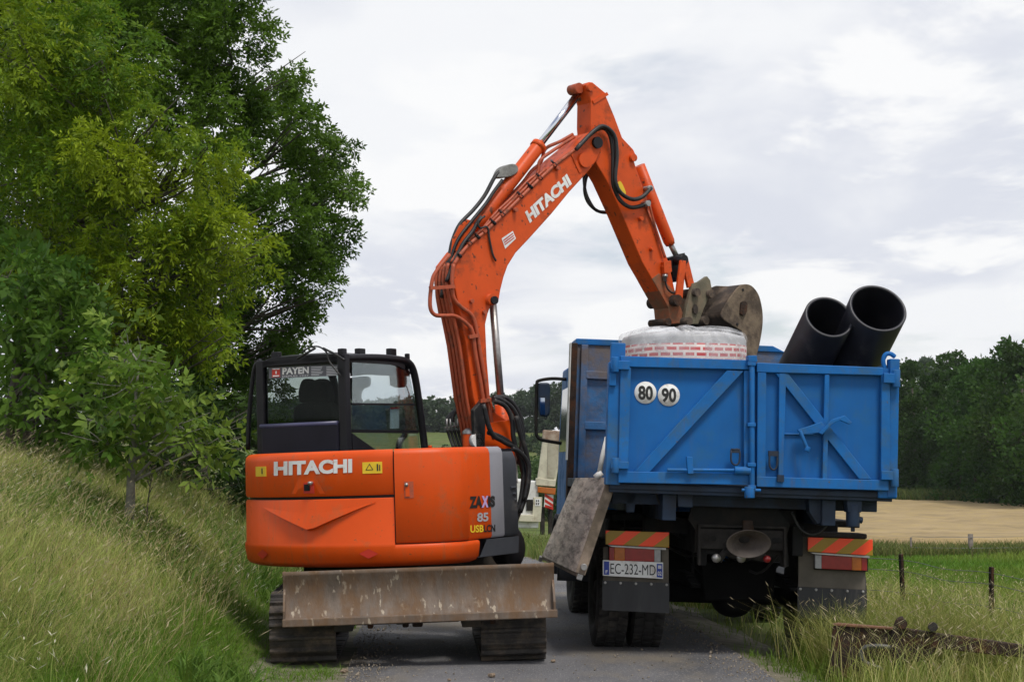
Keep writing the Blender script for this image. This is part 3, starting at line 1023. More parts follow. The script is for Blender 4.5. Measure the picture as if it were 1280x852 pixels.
# bucket cylinder and linkage
mb = MB()
mb.tube([B(799, 207, .17), B(836, 301, .17), B(838, 306, .17)], [.062, .062, .05], 16)
bc = mb.build('bucket_cylinder', M_ORB, digger)
mb = MB(); mb.tube([B(837, 303, .17), B(846, 321, .17)], .03, 12); mb.build('bucket_cylinder_rod', M_STEEL, bc)
mb = MB()
pin(mb, 856, 324, .05, -.02, .36)
mb.prism(BL([(836, 322), (856, 316), (858, 330), (848, 352), (842, 345)], .12), BF.d(0, .1, 0))
mb.build('link_pin', M_CAB, digger)
mb = MB()
for y in (-.005, .33):
    mb.prism(BL([(852, 322), (860, 321), (868, 354), (861, 360)], y), BF.d(0, .04, 0))
    mb.prism(BL([(851, 325), (858, 326), (853, 378), (844, 378)], y - .03), BF.d(0, .03, 0))
mb.each('bucket_link', M_ORB, digger, bevel=.006)
mb = MB(); pin(mb, 848, 375, .06, -.06, .4); pin(mb, 836, 402, .04, .0, .3); mb.each('link_pivot', M_RUST, digger)
# quick coupler
mb = MB()
cpl = [(866, 354), (874, 352), (880, 348), (884, 345), (888, 350), (890, 361), (886, 372), (880, 386), (873, 405), (855, 405), (858, 385)]
for y in (-.03, .28):
    mb.prism(BL(cpl, y), BF.d(0, .05, 0))
mb.prism(BL([(860, 375), (876, 360), (870, 400), (858, 402)], .02), BF.d(0, .26, 0))
coup = mb.build('quick_coupler', M_COUP, digger, bevel=.006)
mb = MB()
for p in ((872, 365), (862, 401), (890, 367), (883, 400)):
    pin(mb, *p, .045, -.08, .38)
mb.prism(cm(BL([(865, 385), (868, 380), (871, 385), (870, 392), (866, 391)], -.034), 3), BF.d(0, -.02, 0))
mb.each('coupler_pin', M_BUCKD, coup)
# bucket
BY0, BY1 = -.24, .56
outline = [(925, 414), (903, 400), (900, 390), (912, 370), (921, 359), (927, 355.5), (937, 357), (946, 368), (950.5, 385), (951.5, 400), (950, 416), (946, 436), (940, 455), (932, 474)]
mb = MB()
O = cm(BL(outline, BY0), 4)
cen = sum(O, Vector()) / len(O)
I_ = [p + (cen - p).normalized() * .03 for p in O]
m = len(O)
off = BF.d(0, BY1 - BY0, 0)
mb.add(O + I_ + [p + off for p in O] + [p + off for p in I_],
       [(i, i + 1, 2 * m + i + 1, 2 * m + i) for i in range(m - 1)] + [(m + i, m + i + 1, 3 * m + i + 1, 3 * m + i) for i in range(m - 1)] +
       [(0, m, 3 * m, 2 * m), (m - 1, 2 * m - 1, 4 * m - 1, 3 * m - 1)], False)
bucket = mb.build('bucket', M_BUCKD, digger)
mb = MB()
for y in (BY0 - .03, BY1):
    mb.prism(cm(BL(outline, BY0), 4)[0:] if y < 0 else [p + off for p in O], BF.d(0, -.03 if y < 0 else .03, 0))
mb.build('bucket_side_plate', M_BUCK, bucket, bevel=.008)
mb = MB()
bs = BY0 - .034
mb.prism(cm(BL([(925, 378), (930, 376), (933, 380), (932, 390), (928, 395), (924, 392)], bs), 3), BF.d(0, -.02, 0))
mb.build('wear_pad', M_RUST, bucket, bevel=.006)
mb = MB()
for p in ((929, 362), (922, 405)):
    pin(mb, *p, .014, bs - .004, bs + .01)
mb.each('plate_hole', M_CAB, bucket)
mb = MB()                                    # bucket ears that the coupler grips
for y in (.02, .26):
    mb.prism(BL([(884, 362), (896, 357), (921, 358), (902, 390), (904, 402), (880, 408), (878, 395)], y), BF.d(0, .035, 0))
mb.each('bucket_ear', M_BUCKD, bucket, bevel=.006)

# lettering on the boom
planetext('lettering', 'HITACHI', ((656, 265), (708.5, 217), (715, 230), (662.5, 279)), M_WHITE, boom, BF, 1, -.004, .055)
mb = MB(); mb.poly(BL([(627, 298), (641, 288.5), (645, 298), (631.5, 311)], -.004)); sp_ = mb.build('info_plate', M_WHITE, boom)
mb = MB()
for k in range(3):
    a = k * 2.6
    mb.poly(BL([(629 + k * .9, 300 + a), (641 + k * .9, 291 + a), (641.4 + k * .9, 292.2 + a), (629.4 + k * .9, 301.2 + a)], -.006))
mb.each('info_plate_print', M_REDD, sp_)

# hose bundle at the boom foot
mb = MB()
for y, pts in ((-.1, ((616, 497), (628, 500), (642, 512), (651, 535), (652, 556), (648, 580))), (-.06, ((618, 496), (634, 498), (648, 515), (654, 545), (650, 570))),
               (-.14, ((617, 500), (632, 508), (640, 525), (642, 548), (650, 575), (655, 600), (651, 632))), (-.12, ((610, 540), (626, 546), (640, 556), (652, 575), (657, 597), (655, 622), (645, 650))),
               (-.16, ((604, 505), (614, 540), (630, 552), (646, 562), (654, 585), (653, 610), (649, 632), (642, 655))), (-.2, ((645, 520), (651, 545), (657, 562), (661, 585), (659, 612), (650, 640))),
               (-.22, ((640, 560), (651, 566), (660, 580), (660, 600), (655, 625)))):
    mb.tube(cm([B(p, q, y) for p, q in pts], 6), .024, 8)
for y, pts in ((.3, ((603, 505), (585, 507), (572, 511), (566, 519), (565, 527))), (.34, ((598, 510), (580, 512), (568, 515), (561, 521), (558, 530)))):
    mb.tube(cm([B(p, q, y) for p, q in pts], 6), .024, 8)
for k in range(5):
    x = 559 + k * 4.2
    mb.tube(cm([B(x, 536, .3), B(x + 3, 546, .3), B(x + 8, 560, .25)], 4), .016, 6)
mb.each('hose', M_BLACK, digger)
mb = MB()
for k in range(5):
    x = 558.5 + k * 4.4
    mb.tube([B(x, 523, .3), B(x + .4, 537, .3)], .011, 6)
mb.bar(B(556, 534, .3), B(580, 531, .3), .012, .012)
mb.each('hose_coupling', M_STEEL, digger)
mb = MB()
p = UP.loc(537.5, 559, 1, .2)
mb.box(UP, (p.x - .03, p.y - .03, zT - .1), (p.x + .03, p.y + .03, p.z + .0)).cyl(UP.w(p.x, p.y, p.z), UP.w(p.x, p.y, p.z + .02), .018, 10)
mb.build('filler_cap', M_OR, digger)
mb = MB()
mb.prism(cm(BL([(648, 562), (657, 561), (661, 570), (660, 582), (652, 580)], -.02), 3), BF.d(0, .12, 0))
mb.prism(BL([(642, 575), (647, 578), (648, 604), (643, 600)], .02), BF.d(0, .05, 0))
mb.each('work_lamp', M_OFFW, digger, bevel=.01)
# ================================================================== TIPPER TRUCK
D0 = 15.4
TM = Matrix.Translation((303 / FPX * D0, D0, -0.045)) @ Matrix.Rotation(R(2.97), 4, 'Z') @ Matrix.Rotation(R(2.0), 4, 'Y')
TF = Frame(TM)
truck = thing('tipper_truck', 'blue dump truck seen from behind with closed barn doors and one side board hanging open', 'truck', TM)


def T(px, py, v=0.0):
    return TF.hit(px, py, 1, v)


def TL(pts, v=0.0):
    return [T(p, q, v) for p, q in pts]


def tbox(mb, x0, y0, x1, y1, v0, v1):
    a, b = TF.loc(x0, y0, 1, v0), TF.loc(x1, y1, 1, v0)
    return mb.box(TF, (min(a.x, b.x), min(v0, v1), min(a.z, b.z)), (max(a.x, b.x), max(v0, v1), max(a.z, b.z)))


def tprism(mb, pts, v0, v1):
    return mb.prism(TL(pts, v0), TF.d(0, v1 - v0, 0))


zf = TF.loc(943, 608, 1, 0).z            # box floor
ztg = TF.loc(943, 452, 1, 0).z           # tail door top
BL_ = 4.55                               # box length
uh0, uh1 = TF.loc(711, 500, 1, BL_).x, TF.loc(986, 500, 1, BL_).x
zh = TF.loc(845, 431, 1, BL_).z
uB0, uB1 = TF.loc(762, 520, 1, 0).x, TF.loc(1121, 520, 1, 0).x

mb = MB()
mb.box(TF, (uB0 + .02, .02, zf - .09), (uB1 - .02, BL_, zf))
mb.box(TF, (uB0 + .02, .0, zf - .06), (uB1 - .02, .06, zf - .012))
for k in range(9):
    mb.box(TF, (uB0 + .08, .3 + k * .5, zf - .19), (uB1 - .08, .38 + k * .5, zf - .09))
mb.box(TF, (uB0 + .5, .1, zf - .32), (uB0 + .62, BL_ - .1, zf - .09)).box(TF, (uB1 - .62, .1, zf - .32), (uB1 - .5, BL_ - .1, zf - .09))
mb.build('box_floor', M_BLUED, truck, bevel=.006)
mb = MB()
mb.box(TF, (uh0 + .02, BL_, zf), (uh1 - .02, BL_ + .05, zh - .04))
head = mb.build('headboard', M_BLUEW, truck)
mb = MB()
for z in (zf + .55, zf + 1.12):
    mb.box(TF, (uh0 + .18, BL_ - .05, z), (uh1 - .1, BL_, z + .09))
mb.box(TF, (uh0 + .12, BL_ - .045, zf), (uh0 + .2, BL_, zh - .04))
mb.each('headboard_rib', M_BLUEW, head, bevel=.008)
mb = MB()
mb.box(TF, (uh0, BL_ - .14, zf - .3), (uh0 + .07, BL_ + .05, zh - .03))
mb.box(TF, (uh1 - .07, BL_ - .14, zf), (uh1, BL_ + .05, zh - .08))
mb.each('headboard_post', M_RUST, head, bevel=.008)
mb = MB()
mb.box(TF, (uh0 - .012, BL_ - .145, zf + .2), (uh0 - .002, BL_ + .05, zh - .03))
mb.build('post_highlight', M_OFFW, head)  # white strip painting the highlight along the post
mb = MB()
mb.prism([TF.w(u, BL_ - .02, z) for u, z in ((uh0 + .06, zh - .04), (uh1 - .05, zh - .04), (uh1 - .2, zh + .03), (uh0 + .06, zh + .03))], TF.d(0, .6, 0))
mb.build('headboard_cap', M_BLUET, head, bevel=.008)
mb = MB()
mb.box(TF, (uB1 - .10, .06, zf), (uB1 - .05, BL_, ztg + .02))
for k in range(6):
    mb.box(TF, (uB1 - .05, .4 + k * .7, zf), (uB1, .5 + k * .7, ztg))
mb.build('side_wall', M_BLUEW, truck, bevel=.006)
# corner posts
mb = MB()
tbox(mb, 761.5, 452, 775, 606, -.03, .1)
tbox(mb, 764, 428, 781, 470, .04, .12)
mb.build('corner_post', M_BLUET, truck, bevel=.008)
mb = MB()
tbox(mb, 1113, 448, 1121.5, 622, -.03, .1)
tbox(mb, 1098, 612, 1121, 623, -.02, .1)
mb.tube(cm([T(p, q, .06) for p, q in ((1106, 462), (1104, 450), (1107, 443), (1113, 442), (1119, 446))], 4), .022, 8)
mb.build('corner_post', M_BLUET, truck, bevel=.008)

# ---- left tail door
mb = MB(); tbox(mb, 776, 448, 943, 606, 0, .03)
ld = mb.build('tail_door', M_BLUE, truck, bevel=.003)
mb = MB()
f0 = -.062
tprism(mb, [(775.5, 444.5), (941, 450), (941, 462), (775.5, 458)], f0, -.002)
tprism(mb, [(775.5, 459), (789, 459.5), (785, 590), (773, 590)], f0 + .004, -.002)
tprism(mb, [(773, 588.5), (940, 592), (940, 606), (773, 603)], f0, -.002)
tprism(mb, [(930, 463), (938, 463), (938, 592), (930, 592)], f0 + .006, -.002)
tprism(mb, [(909, 462.5), (930, 463.5), (812, 590), (793, 589)], f0 + .008, -.002)
mb.build('door_frame', M_BLUET, ld, bevel=.006)
mb = MB()
tbox(mb, 764, 450, 787, 462, -.095, -.06); tbox(mb, 764, 576, 786, 586, -.095, -.06)
for y in (450, 576):
    a = T(769, y - 4, -.08); b = T(769, y + 15, -.08); mb.cyl(a, b, .032, 12)
tbox(mb, 762, 466, 770, 482, -.07, -.03)
mb.each('hinge', M_BLUET, ld, bevel=.005)
mb = MB()
mb.tube([T(834, 587, -.085), T(922, 587.5, -.085)], .016, 10)
mb.tube([T(918, 587.5, -.085), T(938, 588, -.085)], .036, 10)
tprism(mb, [(858, 570), (866, 571), (867, 592), (860, 592)], -.11, -.06)
mb.build('bolt_rod', M_BLUET, ld, bevel=.004)
mb = MB()
mb.tube(cm([T(p, q, -.075) for p, q in ((914, 562), (924, 562), (924, 577), (919, 581), (914, 576), (914, 562))], 3), .009, 6)
tbox(mb, 914, 560, 925, 566, -.08, -.06)
mb.each('staple', M_BLUED, ld)
# locking bar between the doors
mb = MB()
mb.cyl(T(940, 448, -.09), T(940, 622, -.09), .024, 10)
for y in (452, 528, 578, 606):
    tbox(mb, 935, y, 945, y + 5, -.12, -.05)
mb.cyl(T(937, 608, -.09), T(937, 622, -.09), .045, 12)
mb.cyl(T(927, 612, -.09), T(951, 612.5, -.09), .014, 8)
tprism(mb, [(935, 444), (946, 444), (947, 452), (936, 452)], -.12, 0)
mb.build('locking_bar', M_BLUET, ld, bevel=.004)
# speed signs
for cx, cy, tx in ((806.8, 490.5, '80'), (836, 493.5, '90')):
    mb = MB()
    o = T(cx, cy, -.004)
    mb.lathe(o, TF.d(0, -1, 0), [(0, .004), (.094, .004), (.097, 0)], 36)
    sg = mb.build('speed_roundel', M_WHITE, ld)
    planetext('lettering', tx, ((cx - 9, cy - 9), (cx + 9.4, cy - 8.5), (cx + 9.4, cy + 9.5), (cx - 9, cy + 9)), M_INK, sg, TF, 1, -.0105, .035)

# ---- right tail door
mb = MB(); tbox(mb, 946, 454, 1112, 611, 0, .03)
rd = mb.build('tail_door', M_BLUE, truck, bevel=.003)
mb = MB()
tprism(mb, [(946, 453), (1104, 459), (1104, 469), (946, 465)], f0, -.002)
tprism(mb, [(947, 465), (958, 465), (957, 606), (946, 605)], f0 + .004, -.002)
tprism(mb, [(946, 595), (1111, 600), (1111, 613), (946, 608)], f0, -.002)
tprism(mb, [(974, 466), (983, 466), (979, 597), (973, 597)], f0 + .006, -.002)
tprism(mb, [(1031, 468), (1037, 468), (1034, 600), (1028, 600)], f0 + .006, -.002)
tprism(mb, [(1102, 469), (1113, 469), (1112, 602), (1101, 601)], f0 + .004, -.002)
tprism(mb, [(969, 466), (985, 466.5), (1090, 599), (1074, 598.5)], f0 + .010, -.002)
tprism(mb, [(980, 541), (1030, 542), (1030, 544), (980, 543)], -.02, -.002)
mb.build('door_frame', M_BLUET, rd, bevel=.006)
mb = MB()
tbox(mb, 1105, 466, 1124, 479, -.095, -.06); tbox(mb, 1102, 588, 1121, 600, -.095, -.06)
for x, y in ((1120.5, 462), (1118.5, 586)):
    mb.cyl(T(x, y, -.07), T(x, y + 22, -.07), .034, 12)
mb.each('hinge', M_BLUET, rd, bevel=.005)
mb = MB()
tprism(mb, [(997, 537), (1027, 527), (1033, 533), (1032, 540), (1003, 543)], -.10, -.06)
tprism(mb, [(1024, 541), (1040, 524), (1056, 519), (1065, 528), (1062, 530), (1050, 525), (1040, 530), (1028, 543)], -.13, -.09)
mb.tube([T(1000, 538, -.12), T(1009, 561, -.12)], .018, 8)
mb.cyl(T(1010, 558, -.12), T(1008, 564, -.12), .026, 8)
mb.build('door_lever', M_BLUET, rd, bevel=.005)
mb = MB()
mb.tube(cm([T(p, q, -.07) for p, q in ((962, 566), (971, 566), (971, 582), (967, 587), (962, 582), (962, 566))], 3), .009, 6)
tbox(mb, 961, 563, 973, 570, -.08, -.05)
tbox(mb, 972, 593, 980, 602, -.09, -.06)
mb.each('staple', M_BLUED, rd)

# ---- dropped side board (left side)
near_top, near_bot = T(759, 596, .1), T(719, 715, .1)
far_v = 3.5
ft, fb = T(719, 597, far_v), T(677, 695, far_v)
mb = MB()
e1 = (near_bot - near_top).normalized()
nrm = (ft - near_top).cross(e1).normalized()
if nrm.x < 0:
    nrm = -nrm
th = .06
mb.add([near_top, near_bot, fb, ft] + [p + nrm * th for p in (near_top, near_bot, fb, ft)],
       [(0, 1, 2, 3), (4, 7, 6, 5), (0, 3, 7, 4), (1, 5, 6, 2), (0, 4, 5, 1), (3, 2, 6, 7)])
sb = mb.build('side_board', M_BOARD, truck, bevel=.006)
mb = MB()
mb.prism([near_top + nrm * .002 - TF.d(0, .012, 0), near_bot + nrm * .002 - TF.d(0, .012, 0), near_bot + nrm * (th + .03) - TF.d(0, .012, 0), near_top + nrm * (th + .03) - TF.d(0, .012, 0)], TF.d(0, .03, 0))
mb.bar(near_bot + nrm * .04 + e1 * .01, fb + nrm * .04 + e1 * .01, .05, .03)
mb.build('board_edge', M_BRDE, sb, bevel=.006)
mb = MB()
c = near_bot - e1 * .07 + nrm * .05 - TF.d(0, .03, 0)
mb.cyl(c, c + TF.d(0, -.05, 0), .03, 10)
c = near_bot - e1 * .0 + nrm * .05
mb.bar(c, c + e1 * .05, .05, .04, (0, 1, 0))
c2 = fb + e1 * .0
mb.bar(c2, c2 + e1 * .05 + TF.d(0, .02, 0), .04, .04, (0, 1, 0))
mb.build('board_catch', M_STEEL, sb, bevel=.004)
mb = MB()
mb.tube([T(749, 592, .7), T(753, 570, .7), T(759, 546, .7)], .022, 8)
mb.tube([T(744, 597, .7), T(752, 590, .7)], .03, 8)
mb.each('side_stay', M_OFFW, truck)

# ---- chassis
mb = MB()
zr = zf - .34
for u in (-.5, .38):
    mb.box(TF, (u, .45, zr - .27), (u + .1, 7.2, zr))
mb.box(TF, (-.9, .9, zr - .12), (.9, 1.05, zr + .02)).box(TF, (-.9, 2.4, zr - .12), (.9, 2.55, zr + .02))
mb.box(TF, (-.42, .5, zf - .33), (.42, .62, zf - .2))
mb.box(TF, (-1.18, 1.2, zf - .36), (-.6, 2.7, zf - .3)).box(TF, (.6, 1.2, zf - .36), (1.18, 2.7, zf - .3))
mb.build('chassis', M_CHAS, truck, bevel=.01)
mb = MB()
tprism(mb, [(866, 628), (968, 630), (988, 655), (984, 668), (986, 708), (976, 708), (974, 694), (884, 692), (883, 706), (873, 706), (873, 668), (860, 648)], .42, .46)
mb.build('rear_crossmember', M_CHAS, truck, bevel=.005)
mb = MB()
tprism(mb, [(875, 660), (982, 663), (981, 688), (874, 685)], .36, .40)
tprism(mb, [(873, 656), (876, 656), (876, 706), (873, 706)], .33, .42); tprism(mb, [(980, 660), (983, 660), (983, 709), (980, 709)], .33, .42)
tprism(mb, [(873, 655), (983, 658), (983, 661), (873, 658)], .33, .42)
mb.tube([T(898, 700, .33), T(906, 690, .33), T(918, 693, .33), T(940, 694, .33), T(957, 697, .33)], .035, 8)
xm = mb.build('tow_beam', M_CHASD, truck, bevel=.004)
mb = MB()
for p in ((882, 671), (892, 672.5), (959, 675), (968, 675), (974, 675)):
    mb.cyl(T(*p, .37), T(*p, .352), .026, 10)
mb.each('beam_hole', M_CHAS, xm)
mb = MB()
for p in ((895, 697), (926, 697)):
    mb.lathe(T(*p, .3), TF.d(0, -1, 0), [(0, 0), (.04, 0), (.04, .03), (0, .035)], 12)
mb.each('air_coupling', M_STEEL, xm)
mb = MB(); mb.lathe(T(958, 698, .3), TF.d(0, -1, 0), [(0, 0), (.032, 0), (.032, .04), (0, .045)], 12); mb.each('air_coupling', M_LRED, xm)
mb = MB()
ax = TF.d(.12, -1, -.22)
mb.lathe(T(931, 675, .3), ax, [(.05, -.02), (.06, .0), (.195, .12), (.204, .125), (.204, .11), (.07, -.02)], 30, squash=.62)
mb.build('tow_funnel', mat('worn_funnel_steel', (.075, .058, .048), .65, var=.3, dirt=(.03, .025, .02), dirt_amt=.3), xm)
mb = MB(); tprism(mb, [(929, 650), (941, 650), (943, 664), (929, 664)], .3, .36); mb.build('coupling_knuckle', M_RUST, xm, bevel=.01)
mb = MB()                                     # fittings hanging under the body
tprism(mb, [(846, 607), (866, 607), (866, 634), (848, 633)], .1, .22)
tprism(mb, [(782, 607), (797, 607), (793, 640), (783, 640)], .3, .38)
tprism(mb, [(1010, 612), (1032, 612), (1034, 650), (1022, 655), (1012, 640)], .15, .3)
tprism(mb, [(1058, 622), (1078, 622), (1077, 640), (1060, 640)], .05, .2)
mb.cyl(T(1066, 630, .1), T(1066, 658, .1), .06, 14).cyl(T(1066, 656, .1), T(1066, 664, .1), .02, 8)
mb.cyl(T(1066, 648, .1), T(1078, 650, .1), .03, 8)
mb.each('tipping_hinge', M_BLUED, truck, bevel=.006)
mb = MB()
mb.tube(cm([T(p, q, .3) for p, q in ((820, 612), (824, 628), (836, 636), (848, 630), (856, 618))], 5), .012, 6)
mb.tube(cm([T(p, q, .35) for p, q in ((990, 640), (1000, 660), (1015, 668), (1030, 660), (1040, 640))], 5), .014, 6)
mb.each('air_line', M_BLACK, truck)
mb = MB()
rc = random.Random(17)
for k in range(26):
    u, v, z = rc.uniform(-.95, .95), rc.uniform(.9, 3.2), rc.uniform(.75, 1.25)
    a_, b_, c_ = rc.uniform(.03, .12), rc.uniform(.04, .2), rc.uniform(.03, .1)
    mb.box(TF, (u, v, z), (u + a_, v + b_, z + c_))
mb.each('chassis_bracket', M_CHAS, truck, bevel=.008)
for k in range(7):
    u0, u1 = rc.uniform(-.7, .7), rc.uniform(-.7, .7)
    v0 = rc.uniform(.7, 1.6)
    MB().tube(cm([TF.w(u0, v0, rc.uniform(.9, 1.2)), TF.w((u0 + u1) / 2, v0 + .2, rc.uniform(.7, .95)), TF.w(u1, v0 + .5, rc.uniform(.9, 1.2))], 6), .013, 6).build('air_line', M_BLACK, truck)
mb = MB(); mb.box(TF, (-1.0, 1.6, .72), (-.62, 2.0, 1.1)); mb.build('battery_box', M_CHASD, truck, bevel=.02)
mb = MB(); tprism(mb, [(876, 700), (972, 703), (966, 752), (880, 750)], 1.0, 1.05); mb.build('axle_shade_plate', M_DEEP, truck, bevel=.02)  # added dark plate standing in for the shade before the axle
# axles
GR = .51
AV = 1.32
mb = MB()
zc_ = GR + .01
mb.cyl(TF.w(-1.0, AV, zc_), TF.w(1.0, AV, zc_), .085, 14)
mb.lathe(TF.w(-.0, AV - .3, zc_), TF.d(0, 1, 0), [(0, 0), (.1, .02), (.15, .06), (.2, .16), (.21, .3), (.18, .46), (.1, .6), (0, .75)], 20)
mb.tube([TF.w(0, AV + .3, zc_), TF.w(0, 4.6, zc_ + .3)], .06, 10)
for u in (-.45, .45):
    for k in range(5):
        mb.box(TF, (u - .04, AV - .7 + k * .1, zc_ + .1 + k * .022), (u + .04, AV + .7 - k * .1, zc_ + .12 + k * .022))
mb.cyl(TF.w(-1.0, 5.1, zc_), TF.w(1.0, 5.1, zc_), .08, 12)
mb.box(TF, (-.35, 4.4, zc_ - .15), (.35, 6.3, zr))
mb.build('axle', M_DEEP, truck)
mb = MB()
mb.box(TF, (-1.05, 2.6, .55), (-.6, 4.0, zr - .05))
mb.build('fuel_tank', M_CHASD, truck, bevel=.05)
mb = MB(); mb.lathe(TF.w(.62, 3.0, .85), TF.d(0, 1, 0), [(0, 0), (.2, 0), (.22, .03), (.22, 1.0), (.2, 1.03), (0, 1.03)], 24); mb.build('air_tank', M_CHAS, truck)


def wheel(u, v, R_=GR, W=.285, side=1, zc=None):
    zc = zc or R_ + .0
    mb = MB()
    o = TF.w(u - W / 2, v, zc)
    ax = TF.d(1, 0, 0)
    dd = .1 if side < 0 else W - .1
    mb.lathe(o, ax, [(0, dd), (.12, dd), (.13, dd + .05 * side), (.1, dd + .09 * side), (0, dd + .1 * side)], 24)
    mb.lathe(o, ax, [(.12, dd), (.25, dd - .03 * side), (.27, .02), (.285, .02), (.285, W - .02), (.27, W - .02)], 28)
    w = mb.build('wheel', M_CHASD, truck)
    mb = MB()
    mb.lathe(o, ax, [(.285, .03), (.32, .0), (.4, -.012), (.46, .0), (R_ - .025, .02), (R_ - .018, .04), (R_ - .018, W - .04), (R_ - .025, W - .02), (.46, W), (.4, W + .012), (.32, W), (.285, W - .03)], 48)
    X, Y, Zv = TF.d(1, 0, 0), TF.d(0, 1, 0), TF.d(0, 0, 1)
    cc = TF.w(u, v, zc)
    n = 34
    for k in range(n):
        for j, (x0, x1) in enumerate(((-W / 2 + .012, -.05), (-.042, .042), (.05, W / 2 - .012))):
            a0 = 2 * math.pi * (k + (.5 if j == 1 else 0)) / n
            a1 = a0 + 2 * math.pi / n * .62
            sk = .05 * (-1 if j == 0 else 1 if j == 2 else 0)
            vs = []
            for r in (R_ - .03, R_ + .002):
                for x, da in ((x0, -sk if j == 0 else 0), (x1, 0 if j == 0 else sk)):
                    for a in (a0 + da, a1 + da):
                        vs.append(cc + X * x + Y * (math.cos(a) * r) + Zv * (math.sin(a) * r))
            mb.add(vs, [(0, 1, 3, 2), (4, 5, 7, 6), (0, 1, 5, 4), (2, 3, 7, 6), (0, 2, 6, 4), (1, 3, 7, 5)])
    mb.build('tyre', M_TYRE, w)


for u, sd in ((-1.165, -1), (-.83, -1), (.72, 1), (1.03, 1)):
    wheel(u, AV, side=sd)
wheel(-1.06, 5.1, side=-1); wheel(1.06, 5.1, side=1)

# ---- rear lamps, plates, flaps
VL = .6


def lamp(hz, lens, split, panel, flap, flip):
    mb = MB()
    tprism(mb, panel, VL + .03, VL + .05)
    pn = mb.build('lamp_panel', M_MUDP, truck, bevel=.004)
    mb = MB()
    tprism(mb, hz, VL - .05, VL - .02)
    hb = mb.build('hazard_board', HZ, truck, bevel=.003)
    mb = MB()
    tprism(mb, [(hz[3][0] + 3, hz[3][1] + 1), (hz[2][0] - 4, hz[2][1] + .5), (hz[2][0] - 4, hz[2][1] + 3), (hz[3][0] + 8, hz[3][1] + 3)], VL - .055, VL)
    mb.build('board_lip', M_STEEL, hb)
    x0, x1, y0, y1, sl = lens
    cuts = [x0] + split + [x1]
    cols = [M_LRED, M_LAMB, M_LRED, M_LWHT] if not flip else [M_LWHT, M_LRED, M_LAMB, M_LRED]
    mb = MB()
    tprism(mb, [(x0 - 1, y0 - 1), (x1 + 1, y0 - 1 + sl), (x1 + 1, y1 + 1 + sl), (x0 - 1, y1 + 1)], VL, VL + .03)
    tl = mb.build('tail_lamp', M_CHAS, truck)
    for a, b, m_ in zip(cuts, cuts[1:], cols):
        fa, fb_ = (a - x0) / (x1 - x0) * sl, (b - x0) / (x1 - x0) * sl
        mb = MB(); tprism(mb, [(a, y0 + fa), (b, y0 + fb_), (b, y1 + fb_), (a, y1 + fa)], VL - .035, VL)
        mb.build('lens', m_, tl, bevel=.004)
    mb = MB()
    tprism(mb, flap, VL + .02, VL + .03)
    fl = mb.build('mud_flap', M_FLAP, truck)
    mb = MB()
    xa, ya, xb, yb = flap[0][0], flap[0][1], flap[1][0], flap[1][1]
    for k in range(5):
        t = .04 + .92 * k / 4
        o = T(xa + (xb - xa) * t, ya + (yb - ya) * t + 2.5, VL + .02)
        mb.lathe(o, TF.d(0, -1, 0), [(.013, .0), (.013, .006), (.006, .008), (0, .004)], 10)
    mb.each('flap_bolt', M_STEEL, fl)


# orange and dull yellow diagonal stripes belong to the board itself
HZ = bpy.data.materials.new('hazard_stripes'); HZ.use_nodes = True
_n, _l = HZ.node_tree.nodes, HZ.node_tree.links
_tc = _n.new('ShaderNodeTexCoord'); _sx = _n.new('ShaderNodeSeparateXYZ'); _l.new(_tc.outputs['Object'], _sx.inputs[0])
_m = _n.new('ShaderNodeMath'); _m.operation = 'MULTIPLY_ADD'; _m.inputs[1].default_value = -1.25
_l.new(_sx.outputs['Z'], _m.inputs[0]); _ab = _n.new('ShaderNodeMath'); _ab.operation = 'ABSOLUTE'
_l.new(_sx.outputs['X'], _ab.inputs[0]); _l.new(_sx.outputs['X'], _m.inputs[2])
_m2 = _n.new('ShaderNodeMath'); _m2.operation = 'MULTIPLY'; _m2.inputs[1].default_value = 3.6; _l.new(_m.outputs[0], _m2.inputs[0])
_fr = _n.new('ShaderNodeMath'); _fr.operation = 'FRACT'; _l.new(_m2.outputs[0], _fr.inputs[0])
_gt = _n.new('ShaderNodeMath'); _gt.operation = 'GREATER_THAN'; _gt.inputs[1].default_value = .5; _l.new(_fr.outputs[0], _gt.inputs[0])
_mx = _n.new('ShaderNodeMix'); _mx.data_type = 'RGBA'; _l.new(_gt.outputs[0], _mx.inputs[0])
_mx.inputs[6].default_value = (.95, .07, .012, 1); _mx.inputs[7].default_value = (.33, .2, .01, 1)
_l.new(_mx.outputs[2], _n['Principled BSDF'].inputs['Base Color']); _n['Principled BSDF'].inputs['Roughness'].default_value = .35

lamp([(757, 662.5), (836.5, 665), (836.5, 684), (757, 680)], (761.5, 826, 683, 700, 2), [768, 781, 818],
     [(754, 683), (836, 685), (836, 729), (754, 725)], [(753, 725), (836.5, 728), (836.5, 766), (753, 762)], False)
lamp([(1010, 671), (1091, 674), (1091, 694), (1010, 689)], (1019, 1084, 693, 710, 3), [1027, 1065, 1077],
     [(998, 668), (1082, 672), (1082, 737), (998, 733)], [(997, 733), (1082, 737), (1081, 775), (997, 772)], True)
mb = MB(); tprism(mb, [(1004, 664), (1084, 667), (1084, 673), (1004, 670)], VL - .02, VL + .3); mb.build('mudguard_top', M_CHASD, truck, bevel=.01)
